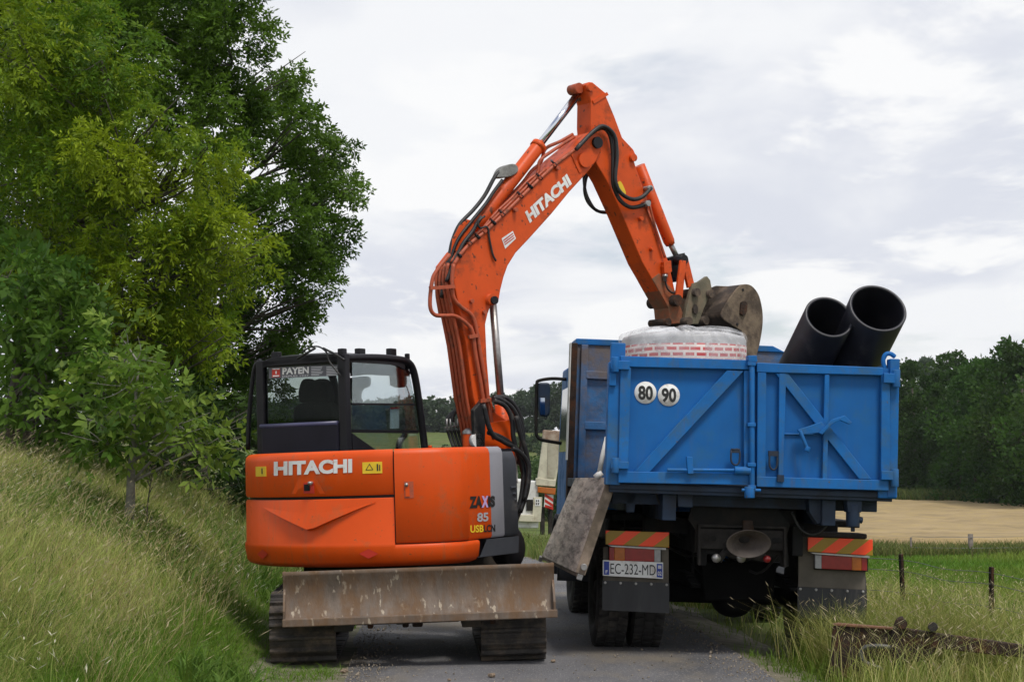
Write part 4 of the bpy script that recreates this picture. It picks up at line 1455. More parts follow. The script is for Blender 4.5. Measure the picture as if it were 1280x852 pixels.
# number plate
mb = MB()
tprism(mb, [(753.5, 699.5), (829, 702.5), (829, 723), (753.5, 719)], VL - .03, VL - .01)
npl = mb.build('number_plate', M_WHITE, truck, bevel=.003)
mb = MB()
tprism(mb, [(755, 701), (761.5, 701.3), (761.5, 718), (755, 717.7)], VL - .034, VL - .031)
tprism(mb, [(821, 704), (828, 704.3), (828, 721.5), (821, 721)], VL - .034, VL - .031)
mb.each('blue_band', M_PLBL, npl)
planetext('lettering', 'EC-232-MD', ((763, 703.5), (819.5, 705.5), (819.5, 718.8), (763, 716.5)), M_INK, npl, TF, 1, VL - .0325, .0)
planetext('lettering', 'F', ((757, 712), (759.5, 712), (759.5, 716), (757, 716)), M_WHITE, npl, TF, 1, VL - .0355, .02)
planetext('lettering', '02', ((822, 713.5), (827, 713.6), (827, 719), (822, 718.8)), M_WHITE, npl, TF, 1, VL - .0355, .02)
mb = MB(); tprism(mb, [(822.5, 706), (826.8, 706.2), (826.8, 710.5), (822.5, 710.3)], VL - .0355, VL - .0345); mb.build('region_emblem', M_SILV, npl)

# ---- cab ahead of the headboard, with mudguard and mirror
mb = MB()
mb.prism([TF.w(-1.28, v, z) for v, z in ((4.8, .95), (4.8, 2.75), (4.95, 2.85), (6.2, 2.85), (6.45, 2.0), (6.5, .6), (5.75, .6), (5.7, .95), (5.45, 1.2), (5.1, 1.25))], TF.d(2.5, 0, 0))
cabt = mb.build('cab', M_BLUET, truck, bevel=.03)
mb = MB()
mb.box(TF, (-1.1, 4.79, 1.9), (1.1, 4.8, 2.6)).prism([TF.w(-1.284, v, z) for v, z in ((5.2, 1.85), (5.2, 2.6), (6.1, 2.6), (6.3, 1.85))], TF.d(.003, 0, 0))
mb.prism([TF.w(1.224, v, z) for v, z in ((5.2, 1.85), (5.2, 2.6), (6.1, 2.6), (6.3, 1.85))], TF.d(-.003, 0, 0))
mb.build('window', mat('dark_window_glass', (.02, .025, .03), .08, var=0), cabt)
for s in (-1, 1):
    mb = MB()
    pr = []
    for k in range(13):
        a = R(-10 + 200 * k / 12)
        pr.append((5.1 + .62 * math.cos(a), GR + .62 * math.sin(a)))
    ux = s * (1.4 if s < 0 else 1.27)
    mb.grid([[TF.w(ux, v, z) for v, z in pr], [TF.w(s * .85, v, z) for v, z in pr]])
    mb.grid([[TF.w(ux, v, z) for v, z in pr], [TF.w(ux, 5.1 + (v - 5.1) * .93, GR + (z - GR) * .93) for v, z in pr]])
    gd = mb.build('mudguard', M_HOOD, truck)
    gd.modifiers.new('solid', 'SOLIDIFY').thickness = .02
mb = MB()
VM = 5.6
mb.tube(cm([T(p, q, VM) for p, q in ((709, 474), (690, 473), (674, 475.5), (671, 480), (670.5, 500), (670, 535), (672, 546), (680, 550), (702, 554))], 4), .02, 8)
mr = mb.build('mirror_arm', M_CHAS, truck)
mb = MB(); tprism(mb, [(673, 478), (686, 478), (688, 484), (687.5, 516), (684, 521), (675, 520), (673, 512)], VM - .06, VM + .06)
mh = mb.build('mirror_housing', M_BLUED, truck, bevel=.02)
mb = MB(); tprism(mb, [(674.5, 497), (681, 497), (681.5, 518), (675.5, 518)], VM - .066, VM - .061); mb.build('mirror_glass', M_MIRR, mh)

# ================================================================== LOAD
# wrapped round load
dl = 16.25
cpos = at(860, 445, dl)
WR = 79 / FPX * dl
zfl = (TF.I @ cpos)
base = TF.w(zfl.x, zfl.y, zf + .003)
LM = Matrix.Translation(base)
zb_px = at(860, 452, dl - WR).z - base.z
zt_px = at(860, 416, dl - WR).z - base.z
ztop_ = at(860, 405, dl).z - base.z
load = thing('wrapped_load', 'round bundle wrapped in clear film with red and white tape, standing in the blue truck', 'wrapped load', LM)
LF = Frame(LM)
TP = bpy.data.materials.new('red_white_tape'); TP.use_nodes = True
n_, l_ = TP.node_tree.nodes, TP.node_tree.links
tc = n_.new('ShaderNodeTexCoord'); sx = n_.new('ShaderNodeSeparateXYZ'); l_.new(tc.outputs['Object'], sx.inputs[0])
at2 = n_.new('ShaderNodeMath'); at2.operation = 'ARCTAN2'; l_.new(sx.outputs['X'], at2.inputs[0]); l_.new(sx.outputs['Y'], at2.inputs[1])
mm = n_.new('ShaderNodeMath'); mm.operation = 'MULTIPLY'; mm.inputs[1].default_value = WR; l_.new(at2.outputs[0], mm.inputs[0])
nz = n_.new('ShaderNodeTexNoise'); nz.inputs['Scale'].default_value = 2.5; l_.new(tc.outputs['Object'], nz.inputs[0])
zz = n_.new('ShaderNodeMath'); zz.operation = 'MULTIPLY_ADD'; zz.inputs[1].default_value = .03; l_.new(nz.outputs['Fac'], zz.inputs[0]); l_.new(sx.outputs['Z'], zz.inputs[2])
cb = n_.new('ShaderNodeCombineXYZ'); l_.new(mm.outputs[0], cb.inputs[0]); l_.new(zz.outputs[0], cb.inputs[1])
bk = n_.new('ShaderNodeTexBrick'); bk.inputs['Scale'].default_value = 1; bk.inputs['Brick Width'].default_value = .115; bk.inputs['Row Height'].default_value = .052
bk.inputs['Mortar Size'].default_value = .012; bk.inputs['Color1'].default_value = (.5, .045, .05, 1); bk.inputs['Color2'].default_value = (.55, .12, .12, 1); bk.inputs['Mortar'].default_value = (.75, .66, .62, 1)
l_.new(cb.outputs[0], bk.inputs[0]); l_.new(bk.outputs['Color'], n_['Principled BSDF'].inputs['Base Color'])
WRAP = mat('grey_wrapped_goods', (.42, .42, .43), .5, var=.15, scale=4)
mb = MB(); mb.lathe(base, (0, 0, 1), [(0, 0), (WR * .97, 0), (WR * .98, zb_px), (WR * .98, zt_px - .03), (WR * .95, zt_px), (WR * .75, zt_px + .03), (0, zt_px + .05)], 64)
mb.build('goods', WRAP, load)
mb = MB(); mb.lathe(base, (0, 0, 1), [(WR * .985, zb_px - .02), (WR * .99, zb_px + .05), (WR * .99, zb_px + .165), (WR * .985, zb_px + .17)], 64)
mb.build('tape_band', TP, load)
FILM = bpy.data.materials.new('clear_stretch_film'); FILM.use_nodes = True
n_, l_ = FILM.node_tree.nodes, FILM.node_tree.links
b_ = n_['Principled BSDF']; b_.inputs['Base Color'].default_value = (.78, .78, .8, 1); b_.inputs['Roughness'].default_value = .22
tr = n_.new('ShaderNodeBsdfTransparent'); mx = n_.new('ShaderNodeMixShader')
tc = n_.new('ShaderNodeTexCoord'); nz = n_.new('ShaderNodeTexNoise'); nz.inputs['Scale'].default_value = 3.2; nz.inputs['Detail'].default_value = 4; nz.inputs['Distortion'].default_value = 2.2
l_.new(tc.outputs['Object'], nz.inputs[0])
mr_ = n_.new('ShaderNodeMapRange'); mr_.inputs[1].default_value, mr_.inputs[2].default_value, mr_.inputs[3].default_value, mr_.inputs[4].default_value = .42, .68, .12, .5
l_.new(nz.outputs['Fac'], mr_.inputs[0]); l_.new(mr_.outputs[0], mx.inputs[0])
bp = n_.new('ShaderNodeBump'); bp.inputs['Strength'].default_value = .5; bp.inputs['Distance'].default_value = .04; l_.new(nz.outputs['Fac'], bp.inputs['Height']); l_.new(bp.outputs[0], b_.inputs['Normal'])
l_.new(tr.outputs[0], mx.inputs[1]); l_.new(b_.outputs[0], mx.inputs[2]); l_.new(mx.outputs[0], n_['Material Output'].inputs[0])
rw = random.Random(5)
ph = [rw.uniform(0, 6.28) for _ in range(8)]
rows = []
SEG = 96
for r, z, am in ((1.0, zb_px - .25, .004), (1.0, zb_px, .006), (1.0, zb_px + .16, .006), (1.005, zt_px - .02, .012), (.99, zt_px + .012, .014), (.955, zt_px + .035, .014), (.8, zt_px + .06, .016), (.5, zt_px + .085, .012), (.2, zt_px + .09, .006), (.0, zt_px + .09, 0)):
    row = []
    for k in range(SEG + 1):
        a = 2 * math.pi * k / SEG
        wv = sum(math.sin(a * f + p) for f, p in zip((3, 5, 9, 14, 23), ph)) / 2.2
        rr = WR * r + am * wv
        row.append(base + Vector((rr * math.cos(a), rr * math.sin(a), z + am * 1.0 * math.sin(a * 7 + ph[6]) * (1 if r > .3 else 0))))
    rows.append(row)
mb = MB(); mb.grid(rows); mb.build('stretch_film', FILM, load, fix=True)


def big_pipe(lab, p0, far, r, wall):
    d = (far - p0).normalized()
    L = (far - p0).length
    Mx = Matrix.Translation(far)
    mb = MB()
    mb.lathe(p0, d, [(r - wall, .0), (r - wall * .3, -.004), (r, .006), (r, L), (r - wall, L), (r - wall, .02)], 64, closed=True)
    o = mb.build('plastic_pipe', M_PIPE, None, M=Mx)
    tag(o, lab, 'pipe', 'black pipes leaning out of the truck')


dp = 15.75
p1, p2 = at(1036.5, 396, dp), at(1097.5, 385, dp)
big_pipe('smaller black plastic pipe leaning out of the truck beside the wider one', p1, at(950, 566, 17.75), 31.5 / FPX * dp, .028)
big_pipe('wider black plastic pipe leaning out of the truck near its corner post', p2, at(1010, 566, 17.75), 37 / FPX * dp, .028)

# ================================================================== LOW LOADER far up the road
DQ = 41.0
QP = at(680, 662, DQ)
QF = Frame(Matrix.Translation((QP.x, QP.y, -.25)) @ Matrix.Rotation(R(3), 4, 'Z'))
low_ = thing('low_loader', 'cream low loader trailer with a raised ramp, parked beyond the excavator and truck', 'trailer', QF.M)


def qprism(mb, pts, v0=0.0, v1=.15):
    return mb.prism([QF.hit(p, q, 1, v0) for p, q in pts], QF.d(0, v1 - v0, 0))


mb = MB(); qprism(mb, [(678, 552), (703, 553), (694, 608), (671, 604)], 0, .12)
rp = mb.build('ramp', M_CREAM, low_, bevel=.02)
mb = MB(); qprism(mb, [(679, 537), (704, 538.5), (703.5, 552), (678, 550.5)], -.03, .16); mb.build('ramp_lip', mat('rust_stained_cream', (.4, .33, .26), .7, dirt=(.2, .11, .07), dirt_amt=.45, dirt_scale=4), rp, bevel=.02)
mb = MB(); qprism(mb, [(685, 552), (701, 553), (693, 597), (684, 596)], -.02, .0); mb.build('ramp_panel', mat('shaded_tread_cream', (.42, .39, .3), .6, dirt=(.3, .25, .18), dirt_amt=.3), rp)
mb = MB(); qprism(mb, [(670, 597), (695, 600), (694, 608), (670, 606)], -.05, .1); mb.build('ramp_hinge', M_CREAM, rp, bevel=.01)
mb = MB(); qprism(mb, [(640, 600), (673, 601), (673, 660), (640, 660)], 0, 6.5); mb.build('trailer_body', M_OFFW, low_, bevel=.03)
mb = MB(); qprism(mb, [(645, 643), (667, 643), (667, 652), (645, 651)], -.1, 0); mb.build('bumper_bar', M_CREAM, low_, bevel=.01)
mb = MB(); qprism(mb, [(658, 624), (666, 624), (666, 638), (658, 638)], -.03, 0); mb.build('dark_opening', M_CHAS, low_)
mb = MB(); qprism(mb, [(672, 608), (695, 610), (694, 618), (672, 615)], -.1, -.03); mb.build('marker_lamp', M_LAMB, low_, bevel=.01)
mb = MB(); qprism(mb, [(667, 621), (678, 621), (676, 652), (665, 652)], -.06, .1); pl_ = mb.build('lamp_bracket', M_CREAM, low_, bevel=.01)
mb = MB(); qprism(mb, [(669, 623), (676, 623), (675.5, 632), (669, 632)], -.07, -.061); mb.build('number_plate', M_WHITE, pl_)
mb = MB()
for x in (670, 672.4):
    qprism(mb, [(x, 624.5), (x + 1.4, 624.5), (x + 1.4, 626.8), (x, 626.8)], -.073, -.0705); qprism(mb, [(x, 628), (x + 1.4, 628), (x + 1.4, 630.5), (x, 630.5)], -.073, -.0705)
mb.each('plate_marks', M_INK, pl_)
mb = MB(); qprism(mb, [(681, 617), (692, 618), (691, 634), (680, 633)], -.05, -.03); hb2 = mb.build('marker_board', M_OFFW, low_)
mb = MB()
for k in range(3):
    y = 617 + k * 7
    qprism(mb, [(681.2, y - 1), (691.6, y + 6), (691.4, min(y + 10, 633.5)), (681, y + 3)], -.054, -.0515)
mb.each('marker_stripe', M_REDD, hb2)
mb = MB()
for x in (676, 686):
    qprism(mb, [(x, 633), (x + 5, 633), (x + 5, 668), (x, 668)], .05, .3)
mb.each('support_leg', M_CHASD, low_, bevel=.01)
mb = MB()
for v in (1.2, 2.3):
    for x in (.55, -1.0):
        mb.lathe(QF.w(x, v, .42), QF.d(1, 0, 0), [(0, 0), (.2, .02), (.4, 0), (.42, .05), (.42, .22), (.4, .26), (0, .26)], 24)
mb.each('trailer_wheel', M_TYRE, low_)
# ================================================================== TERRAIN
def road_x(y):
    t = np.maximum(0, np.asarray(y, float) - 20)          # the lane bends away to the left beyond the machines
    return 1.118 - .0518 * np.asarray(y, float) - np.where(t < 30, .006 * t * t, 5.4 + .36 * (t - 30))


def sstep(x, a, b):
    t = np.clip((x - a) / (b - a), 0, 1)
    return t * t * (3 - 2 * t)


_w = np.random.default_rng(11)
_k = _w.normal(0, 1, (24, 2)); _p = _w.uniform(0, 6.28, 24)


def wob(x, y, f=1.0, n=8, o=0):
    """smooth random field about -1..1"""
    s = 0
    for i in range(o, o + n):
        s = s + np.sin((x * _k[i, 0] + y * _k[i, 1]) * f + _p[i])
    return s / n * 1.6


def ground(x, y):
    x, y = np.asarray(x, float), np.asarray(y, float)
    s = x - road_x(y)
    t = -s - 2.55
    soft = np.log1p(np.exp(np.clip(t * 6, -30, 30))) / 6
    bank = 2.05 * (1 - np.exp(-np.clip(soft, 0, 40) * .48)) + .035 * np.clip(soft - 4, 0, 30)
    bank = bank * (1 + .1 * wob(x, y, .5)) + sstep(t, 0, 1) * .06 * wob(x, y, 2.2, 8, 6)
    left = np.where(s < 0, bank - .03 * sstep(-s, 1.75, 2.4), 0)
    fall = .08 * sstep(s, 1.75, 2.4) + sstep(s, 2.9, 8) * (.22 + 1.75 * np.clip((y - 15) / 75, 0, 1)) + .05 * wob(x, y, .8) * sstep(s, 2.6, 4)
    z = left - np.where(s > 0, fall, 0)
    hill = sstep(y, 215, 430) * (12.0 + 1.5 * wob(x, y, .012)) + sstep(y, 430, 1500) * 8
    valley = sstep(y, 80, 180) * -1.6 * (1 - sstep(np.abs(s), 0, 3) * 0) * np.where(s > 0, 0, 1)
    z = np.where(y > 70, z * (1 - sstep(y, 90, 215)) + (-2.0) * sstep(y, 90, 215), z) + hill
    return z - .012


xs = np.concatenate([-np.geomspace(900, 14, 34), np.arange(-13.8, 14, .22), np.geomspace(14.2, 900, 40)])
ys = np.concatenate([[-40, -10, 0, 4], np.arange(8, 45, .3), np.geomspace(45.4, 1000, 80)])
X, Y = np.meshgrid(xs, ys)
Zg = ground(X, Y)
V = np.stack([X.ravel(), Y.ravel(), Zg.ravel()], 1)
nx_, ny_ = len(xs), len(ys)
i, j = np.meshgrid(np.arange(ny_ - 1), np.arange(nx_ - 1), indexing='ij')
a = (i * nx_ + j).ravel()
F = np.stack([a, a + 1, a + nx_ + 1, a + nx_], 1)
M_GND = mat('meadow_ground', (.085, .115, .03), .95, var=.35, scale=.5, dirt=(.15, .14, .06), dirt_amt=.3, dirt_scale=.16, bump=.6, bscale=9, spec=.1)
go = npmesh('ground', V, F, M_GND, smooth=True)
tag(go, kind='structure')

# road ribbon
ry = np.concatenate([np.arange(-6, 45, .5), np.geomspace(45.5, 170, 40)])
rows = []
for u in np.linspace(-1.72, 1.72, 15):
    e = abs(u) > 1.65
    jit = (wob(ry * 1.0, ry * 0 + u, 2.5) * .06) if e else 0
    zz_ = .012 + .014 * (1 - (u / 1.72) ** 2) + ground(road_x(ry), ry)
    rows.append([Vector((x, y, z)) for x, y, z in zip(road_x(ry) + u + jit, ry, zz_)])
mb = MB(); mb.grid(rows)
M_ROAD = mat('worn_asphalt', (.125, .124, .13), .85, var=.28, scale=1.1, dirt=(.19, .165, .13), dirt_amt=.24, dirt_scale=.8, bump=.9, bscale=70, stretch=(1, .45, 1), specks=((.24, .23, .22), 60, .6), spec=.3)
tag(mb.build('road', M_ROAD, None, fix=False), kind='structure')
for p in bpy.data.objects['road'].data.polygons:
    pass
# gravel shoulder strips under the grass edges
for sd, lo, hi in ((-1, 1.68, 2.5), (1, 1.66, 2.35)):
    rows = []
    for u in np.linspace(lo, hi, 5):
        zz_ = ground(road_x(ry) + sd * u, ry) + .006
        rows.append([Vector((x, y, z)) for x, y, z in zip(road_x(ry) + sd * u + (wob(ry, ry * 0 + sd, 1.7) * .12 if u == hi else 0), ry, zz_)])
    mb = MB(); mb.grid(rows)
    tag(mb.build('verge_path', mat('dusty_verge_soil', (.2, .17, .13), .95, var=.3, scale=4, bump=.8, bscale=40, dirt=(.1, .11, .05), dirt_amt=.4, dirt_scale=3), None, fix=False), kind='structure')

# wheat field: a raised crop slab following the terrain
def patchfield(name, m, corners, h, nx=60, ny=14, jag=.0):
    (x0, y0), (x1, y1), (x2, y2), (x3, y3) = corners           # near-left, near-right, far-right, far-left
    rows = []
    for b in range(ny + 1):
        t = b / ny
        row = []
        for a in range(nx + 1):
            s = a / nx
            x = (x0 * (1 - s) + x1 * s) * (1 - t) + (x3 * (1 - s) + x2 * s) * t
            y = (y0 * (1 - s) + y1 * s) * (1 - t) + (y3 * (1 - s) + y2 * s) * t
            row.append(Vector((x, y, float(ground(x, y)) + h * (1 + jag * random.uniform(-1, 1)))))
        rows.append(row)
    front = [Vector((p.x, p.y - .05, float(ground(p.x, p.y)) - .1)) for p in rows[0]]
    mb = MB(); mb.grid([front] + rows)
    return mb.build(name, m, None, fix=False)


M_WHEAT = mat('ripening_wheat', (.31, .235, .13), .95, var=.22, scale=.25, dirt=(.36, .27, .12), dirt_amt=.3, dirt_scale=.6, bump=1.0, bscale=5, spec=.1, stretch=(1, .6, 1), specks=((.3, .22, .1), 6, .6))
tag(patchfield('wheat_field', M_WHEAT, ((3, 63), (50, 61), (62, 132), (14, 192)), .5, 90, 26, .1), 'tan ripening wheat field in front of the dark wood', 'wheat', kind='stuff')


# ================================================================== GRASS
def blades(name, x, y, h, w, col, lean, label=None, cat='grass', seeds=None, dz=0.0, az=None, sc0=(.40, .34, .21)):
    n = len(x)
    z = ground(x, y) - .02 + dz
    az = rng.uniform(0, 2 * np.pi, n) if az is None else az
    fa = rng.uniform(0, 2 * np.pi, n)
    d = np.stack([np.cos(az), np.sin(az)], 1)
    wv = np.stack([np.cos(fa), np.sin(fa)], 1) * (w / 2)[:, None]
    P = np.stack([x, y, z], 1)
    le = lean * rng.uniform(.3, 1.3, n)
    wind = np.array([.1, .04])
    V = np.zeros((n, 5, 3))
    mid = P.copy(); mid[:, :2] += (d + wind) * (h * le * .3)[:, None]; mid[:, 2] += h * .58
    tip = P.copy(); tip[:, :2] += (d + wind) * (h * le)[:, None]; tip[:, 2] += h * (1 - .25 * le)
    V[:, 0] = P; V[:, 0, :2] -= wv
    V[:, 1] = P; V[:, 1, :2] += wv
    V[:, 2] = mid; V[:, 2, :2] -= wv * .8
    V[:, 3] = mid; V[:, 3, :2] += wv * .8
    V[:, 4] = tip
    b = (np.arange(n) * 5)[:, None]
    F = np.concatenate([b + np.array([[0, 1, 3]]), b + np.array([[0, 3, 2]]), b + np.array([[2, 3, 4]])])
    V = V.reshape(-1, 3)
    Cc = np.repeat(col, 5, 0)
    if seeds is not None:                    # drooping seed heads at the tips: three small lobes
        k = np.flatnonzero(seeds)
        t = tip[k]; dd = np.concatenate([(d[k] + wind) * .6, np.full((len(k), 1), .35)], 1)
        dd /= np.linalg.norm(dd, axis=1)[:, None]
        L = (rng.uniform(.03, .085, len(k)))[:, None]
        sw = np.concatenate([wv[k] / (np.linalg.norm(wv[k], axis=1)[:, None] + 1e-9), np.zeros((len(k), 1))], 1) * (.0015 + w[k] * .75)[:, None]
        SV = np.stack([t - dd * L * .7, t - dd * L * .1 + sw, t + dd * L * .5, t - dd * L * .1 - sw], 1).reshape(-1, 3)
        bb = (len(V) + np.arange(len(k)) * 4)[:, None]
        F = np.concatenate([F, bb + np.array([[0, 1, 2]]), bb + np.array([[0, 2, 3]])])
        V = np.concatenate([V, SV])
        sc = np.array(sc0) * rng.uniform(.75, 1.15, (len(k), 1))
        Cc = np.concatenate([Cc, np.repeat(sc, 4, 0)])
    o = npmesh(name, V, F, M_GRASS, Cc)
    return tag(o, label, cat, kind='stuff')


def mixcol(n, a, b, f, jit=.2):
    c = np.array(a) * (1 - f[:, None]) + np.array(b) * f[:, None]
    return np.clip(c * rng.uniform(1 - jit, 1 + jit, (n, 1)) * rng.uniform(.93, 1.07, (n, 3)), 0, 1)


# where the line of sight to the foot of the young walnut meets the bank
_d = next(q for q in np.arange(9, 30, .05) if float(ground(at(158, 664, q).x, q)) > at(158, 664, q).z)
SAP = (at(158, 664, _d).x, _d)
print('SAP', SAP)
GREEN, LUSH, STRAW, PALE = (.12, .2, .02), (.085, .185, .015), (.43, .36, .16), (.34, .385, .11)


def dist_sample(n, d0, d1, p=1.0):
    """distances with density falling as d**-p"""
    u = rng.uniform(0, 1, n)
    if abs(p - 1) < 1e-6:
        return d0 * (d1 / d0) ** u
    q = 1 - p
    return (d0 ** q + u * (d1 ** q - d0 ** q)) ** (1 / q)


def tuft(nt, per, d0, d1, p, srange, spow, rad):
    """tussock centres along the road side and the blades fanning out of each"""
    ty = dist_sample(nt, d0, d1, p)
    ts = srange[0] + (srange[1] - srange[0]) * rng.uniform(0, 1, nt) ** spow
    tx = road_x(ty) + ts
    k = np.repeat(np.arange(nt), per)
    n = len(k)
    rr_ = rad * rng.uniform(.5, 1.4, nt)[k] * np.sqrt(rng.uniform(0, 1, n))
    az = rng.uniform(0, 2 * np.pi, n)
    return tx[k] + rr_ * np.cos(az), ty[k] + rr_ * np.sin(az), az + rng.normal(0, 1.2, n), k, tx, ty


def in_digger(x, y):
    return (np.abs(x + .93 + .0518 * (y - 16.5)) < 1.2) & (np.abs(y - 16.5) < 1.55)


# left bank: tussocks of pale, green and straw-coloured grass
nt = 15000
x, y, az, k, tx, ty = tuft(nt, 27, 6.5, 40, 1.55, (-1.8, -9.3), 1.15, .11)
pt = sstep(wob(tx, ty, 1.1) + .6 * wob(tx, ty, 3.1, 8, 8) + .2 * np.clip(-(tx - road_x(ty)) - 3.2, -1, 1.5), -.5, .5)
tone, tall_, kind_ = rng.normal(0, .26, nt), rng.uniform(.6, 1.35, nt), rng.uniform(0, 1, nt)
s = x - road_x(y)
keep = (x / y > -.36) & ~((s > -2.6) & (rng.uniform(0, 1, len(x)) < .2)) & ~in_digger(x, y) & (s < -1.75)
x, y, az, k, s = x[keep], y[keep], az[keep], k[keep], s[keep]; n = len(x)
near = sstep(-s, 2.4, 3.9)
sapx, sapy = SAP
clear = 1 - .72 * np.exp(-(((x - sapx) / .7) ** 2 + np.clip((y - sapy) / 3.0, -9, 0) ** 2 + np.clip((y - sapy) / .4, 0, 9) ** 2))
h = (.08 + .10 * near + .15 * near * pt[k]) * tall_[k] * rng.uniform(.5, 1.3, n) * clear
f = np.clip((.16 + pt[k] * .8) * near + tone[k] + rng.uniform(-.15, .15, n), 0, 1)
col = mixcol(n, GREEN, PALE, f)
dry = (kind_[k] < .16 + .12 * pt[k]) & (near > .5) & (rng.uniform(0, 1, n) < .75)
col[dry] = mixcol(int(dry.sum()), PALE, STRAW, rng.uniform(.3, 1, int(dry.sum())))
dark = (kind_[k] > .86) & (rng.uniform(0, 1, n) < .9)
col[dark] = mixcol(int(dark.sum()), (.05, .1, .014), (.09, .15, .02), rng.uniform(0, 1, int(dark.sum())))
lush = (rng.uniform(0, 1, n) < .8) & (near < .55)
col[lush] = mixcol(int(lush.sum()), GREEN, LUSH, rng.uniform(.2, 1, int(lush.sum())))
blades('bank_grass', x, y, h, .0022 + y * .00018, col, 1.4, 'tall pale grass mixed with straw on the bank left of the excavator', az=az)
n = 20000
y = dist_sample(n, 10, 32, 1.5); s = -2.9 - rng.uniform(0, 1, n) * 6; x = road_x(y) + s
keep = (wob(x, y, 1.1) + .5 * wob(x, y, 3.1, 8, 8) + rng.uniform(-.6, .5, n) > -.15) & (x / y > -.36)
x, y = x[keep], y[keep]; n = len(x)
blades('seed_grass', x, y, rng.uniform(.25, .62, n), .0018 + y * .00012, mixcol(n, PALE, (.4, .3, .17), rng.uniform(.2, 1, n)), 1.2, 'dry flowering grass stalks standing above the bank grass', seeds=np.ones(n, bool))
# broad-leaved weeds low in the bank
n = 30000
y = dist_sample(n, 11, 26, 1.3); s = -2.3 - rng.uniform(0, 1, n) * 5; x = road_x(y) + s
keep = (wob(x, y, 1.6, 8, 12) > .1) & (x / y > -.36)
x, y = x[keep], y[keep]; n = len(x)
blades('bank_weeds', x, y, rng.uniform(.14, .36, n), rng.uniform(.012, .026, n), mixcol(n, (.06, .125, .018), (.115, .19, .03), rng.uniform(0, 1, n)), .9, 'low broad leaved green weeds growing through the bank grass', 'weeds')

n = 5000
y = dist_sample(n, 9, 26, 1.4); s = -2.6 - rng.uniform(0, 1, n) * 5; x = road_x(y) + s
keep = (wob(x, y, 1.9, 8, 5) > .3) & (x / y > -.36)
x, y = x[keep], y[keep]; n = len(x)
blades('bank_flowers', x, y, rng.uniform(.2, .42, n), .003 + y * .0001, mixcol(n, GREEN, PALE, rng.uniform(0, 1, n)), .5, 'small pale flower heads scattered through the bank grass', 'wild flowers', seeds=np.ones(n, bool), sc0=(.62, .6, .45))
# right verge
nt = 7500
x, y, az, k, tx, ty = tuft(nt, 20, 10.5, 30, 1.45, (1.8, 9.3), 1.1, .1)
pt = sstep(wob(tx, ty, 1.3, 8, 4), -.7, .7)
tone, tall_, kind_ = rng.normal(0, .25, nt), rng.uniform(.6, 1.35, nt), rng.uniform(0, 1, nt)
s = x - road_x(y)
keep = (x / y < .33) & ~((s < 2.15) & (rng.uniform(0, 1, len(x)) < .6)) & (s > 1.74)
keep &= ~((y > 16) & (y < 22) & (s < 3.1) & (rng.uniform(0, 1, len(x)) < .93))
x, y, az, k, s = x[keep], y[keep], az[keep], k[keep], s[keep]; n = len(x)
tall = sstep(s, 1.9, 2.5) * (1 - .7 * sstep(s, 4.6, 6.2))
h = (.11 + .3 * tall * (.5 + .6 * pt[k])) * tall_[k] * rng.uniform(.5, 1.3, n)
h = h * (1 - .45 * np.exp(-(((x - 3.6) / 1.3) ** 2 + ((y - 13.2) / 1.0) ** 2)))
f = np.clip(.2 + .5 * pt[k] + tone[k] + rng.uniform(-.15, .15, n), 0, 1) * tall
col = mixcol(n, (.09, .155, .016), (.25, .27, .06), f)
dry = (kind_[k] < .22) & (tall > .5) & (rng.uniform(0, 1, n) < .7)
col[dry] = mixcol(int(dry.sum()), PALE, STRAW, rng.uniform(.2, .9, int(dry.sum())))
blades('verge_grass', x, y, h, .0034 + y * .0002, col, .85, 'tall pale green grass on the verge right of the truck', az=az)
n = 3200
y = dist_sample(n, 12, 24, 1.2); s = 2.0 + rng.uniform(0, 1, n) * 4.5; x = road_x(y) + s
keep = ~((y > 15.7) & (y < 22) & (s < 3.2))
x, y = x[keep], y[keep]; n = len(x)
blades('verge_seed_grass', x, y, rng.uniform(.4, .8, n), .0028 + y * .00012, mixcol(n, PALE, STRAW, rng.uniform(.2, .9, n)), .7, 'pale seed grass stalks standing above the right verge', seeds=rng.uniform(0, 1, n) < .8)

nt = 240
tx_ = rng.uniform(2.35, 3.7, nt); ty_ = rng.uniform(14.5, 16.0, nt)
k = np.repeat(np.arange(nt), 26); n = len(k)
az = rng.uniform(0, 6.28, n); r_ = .1 * np.sqrt(rng.uniform(0, 1, n))
x, y = road_x(ty_)[k] + tx_[k] + r_ * np.cos(az), ty_[k] + r_ * np.sin(az)
blades('flap_grass', x, y, rng.uniform(.3, .75, n), .0022 + y * .00018, mixcol(n, (.1, .15, .02), (.3, .28, .09), rng.uniform(0, 1, n)), .7, 'tall pale grass standing against the right mud flap of the truck', az=az, seeds=rng.uniform(0, 1, n) < .05)
# meadow behind the fence and the dark strip before the wheat
n = 80000
y = dist_sample(n, 24, 60, 1.3); x = rng.uniform(.02, .36, n) * y + 0
s = x - road_x(y); keep = s > 2.6
x, y = x[keep], y[keep]; n = len(x)
pt = sstep(wob(x, y, .35, 8, 2), -.6, .6)
blades('meadow_grass', x, y, rng.uniform(.12, .3, n) * (.8 + .6 * pt), .006 + y * .0005, mixcol(n, (.085, .175, .018), (.18, .23, .04), pt), .5, 'short bright green meadow grass behind the wire fence')
n = 26000
y = rng.uniform(56, 63.5, n); x = rng.uniform(1, 28, n)
blades('field_edge_grass', x, y, rng.uniform(.25, .6, n), np.full(n, .04), mixcol(n, (.06, .1, .018), (.16, .16, .05), rng.uniform(0, 1, n)), .5, 'dark tall grass strip along the near edge of the wheat')
n = 14000
t = rng.uniform(0, 1, n); x = 16 + t * 46; y = 190 - t * 58 + rng.uniform(-1, 3, n) - 1.5
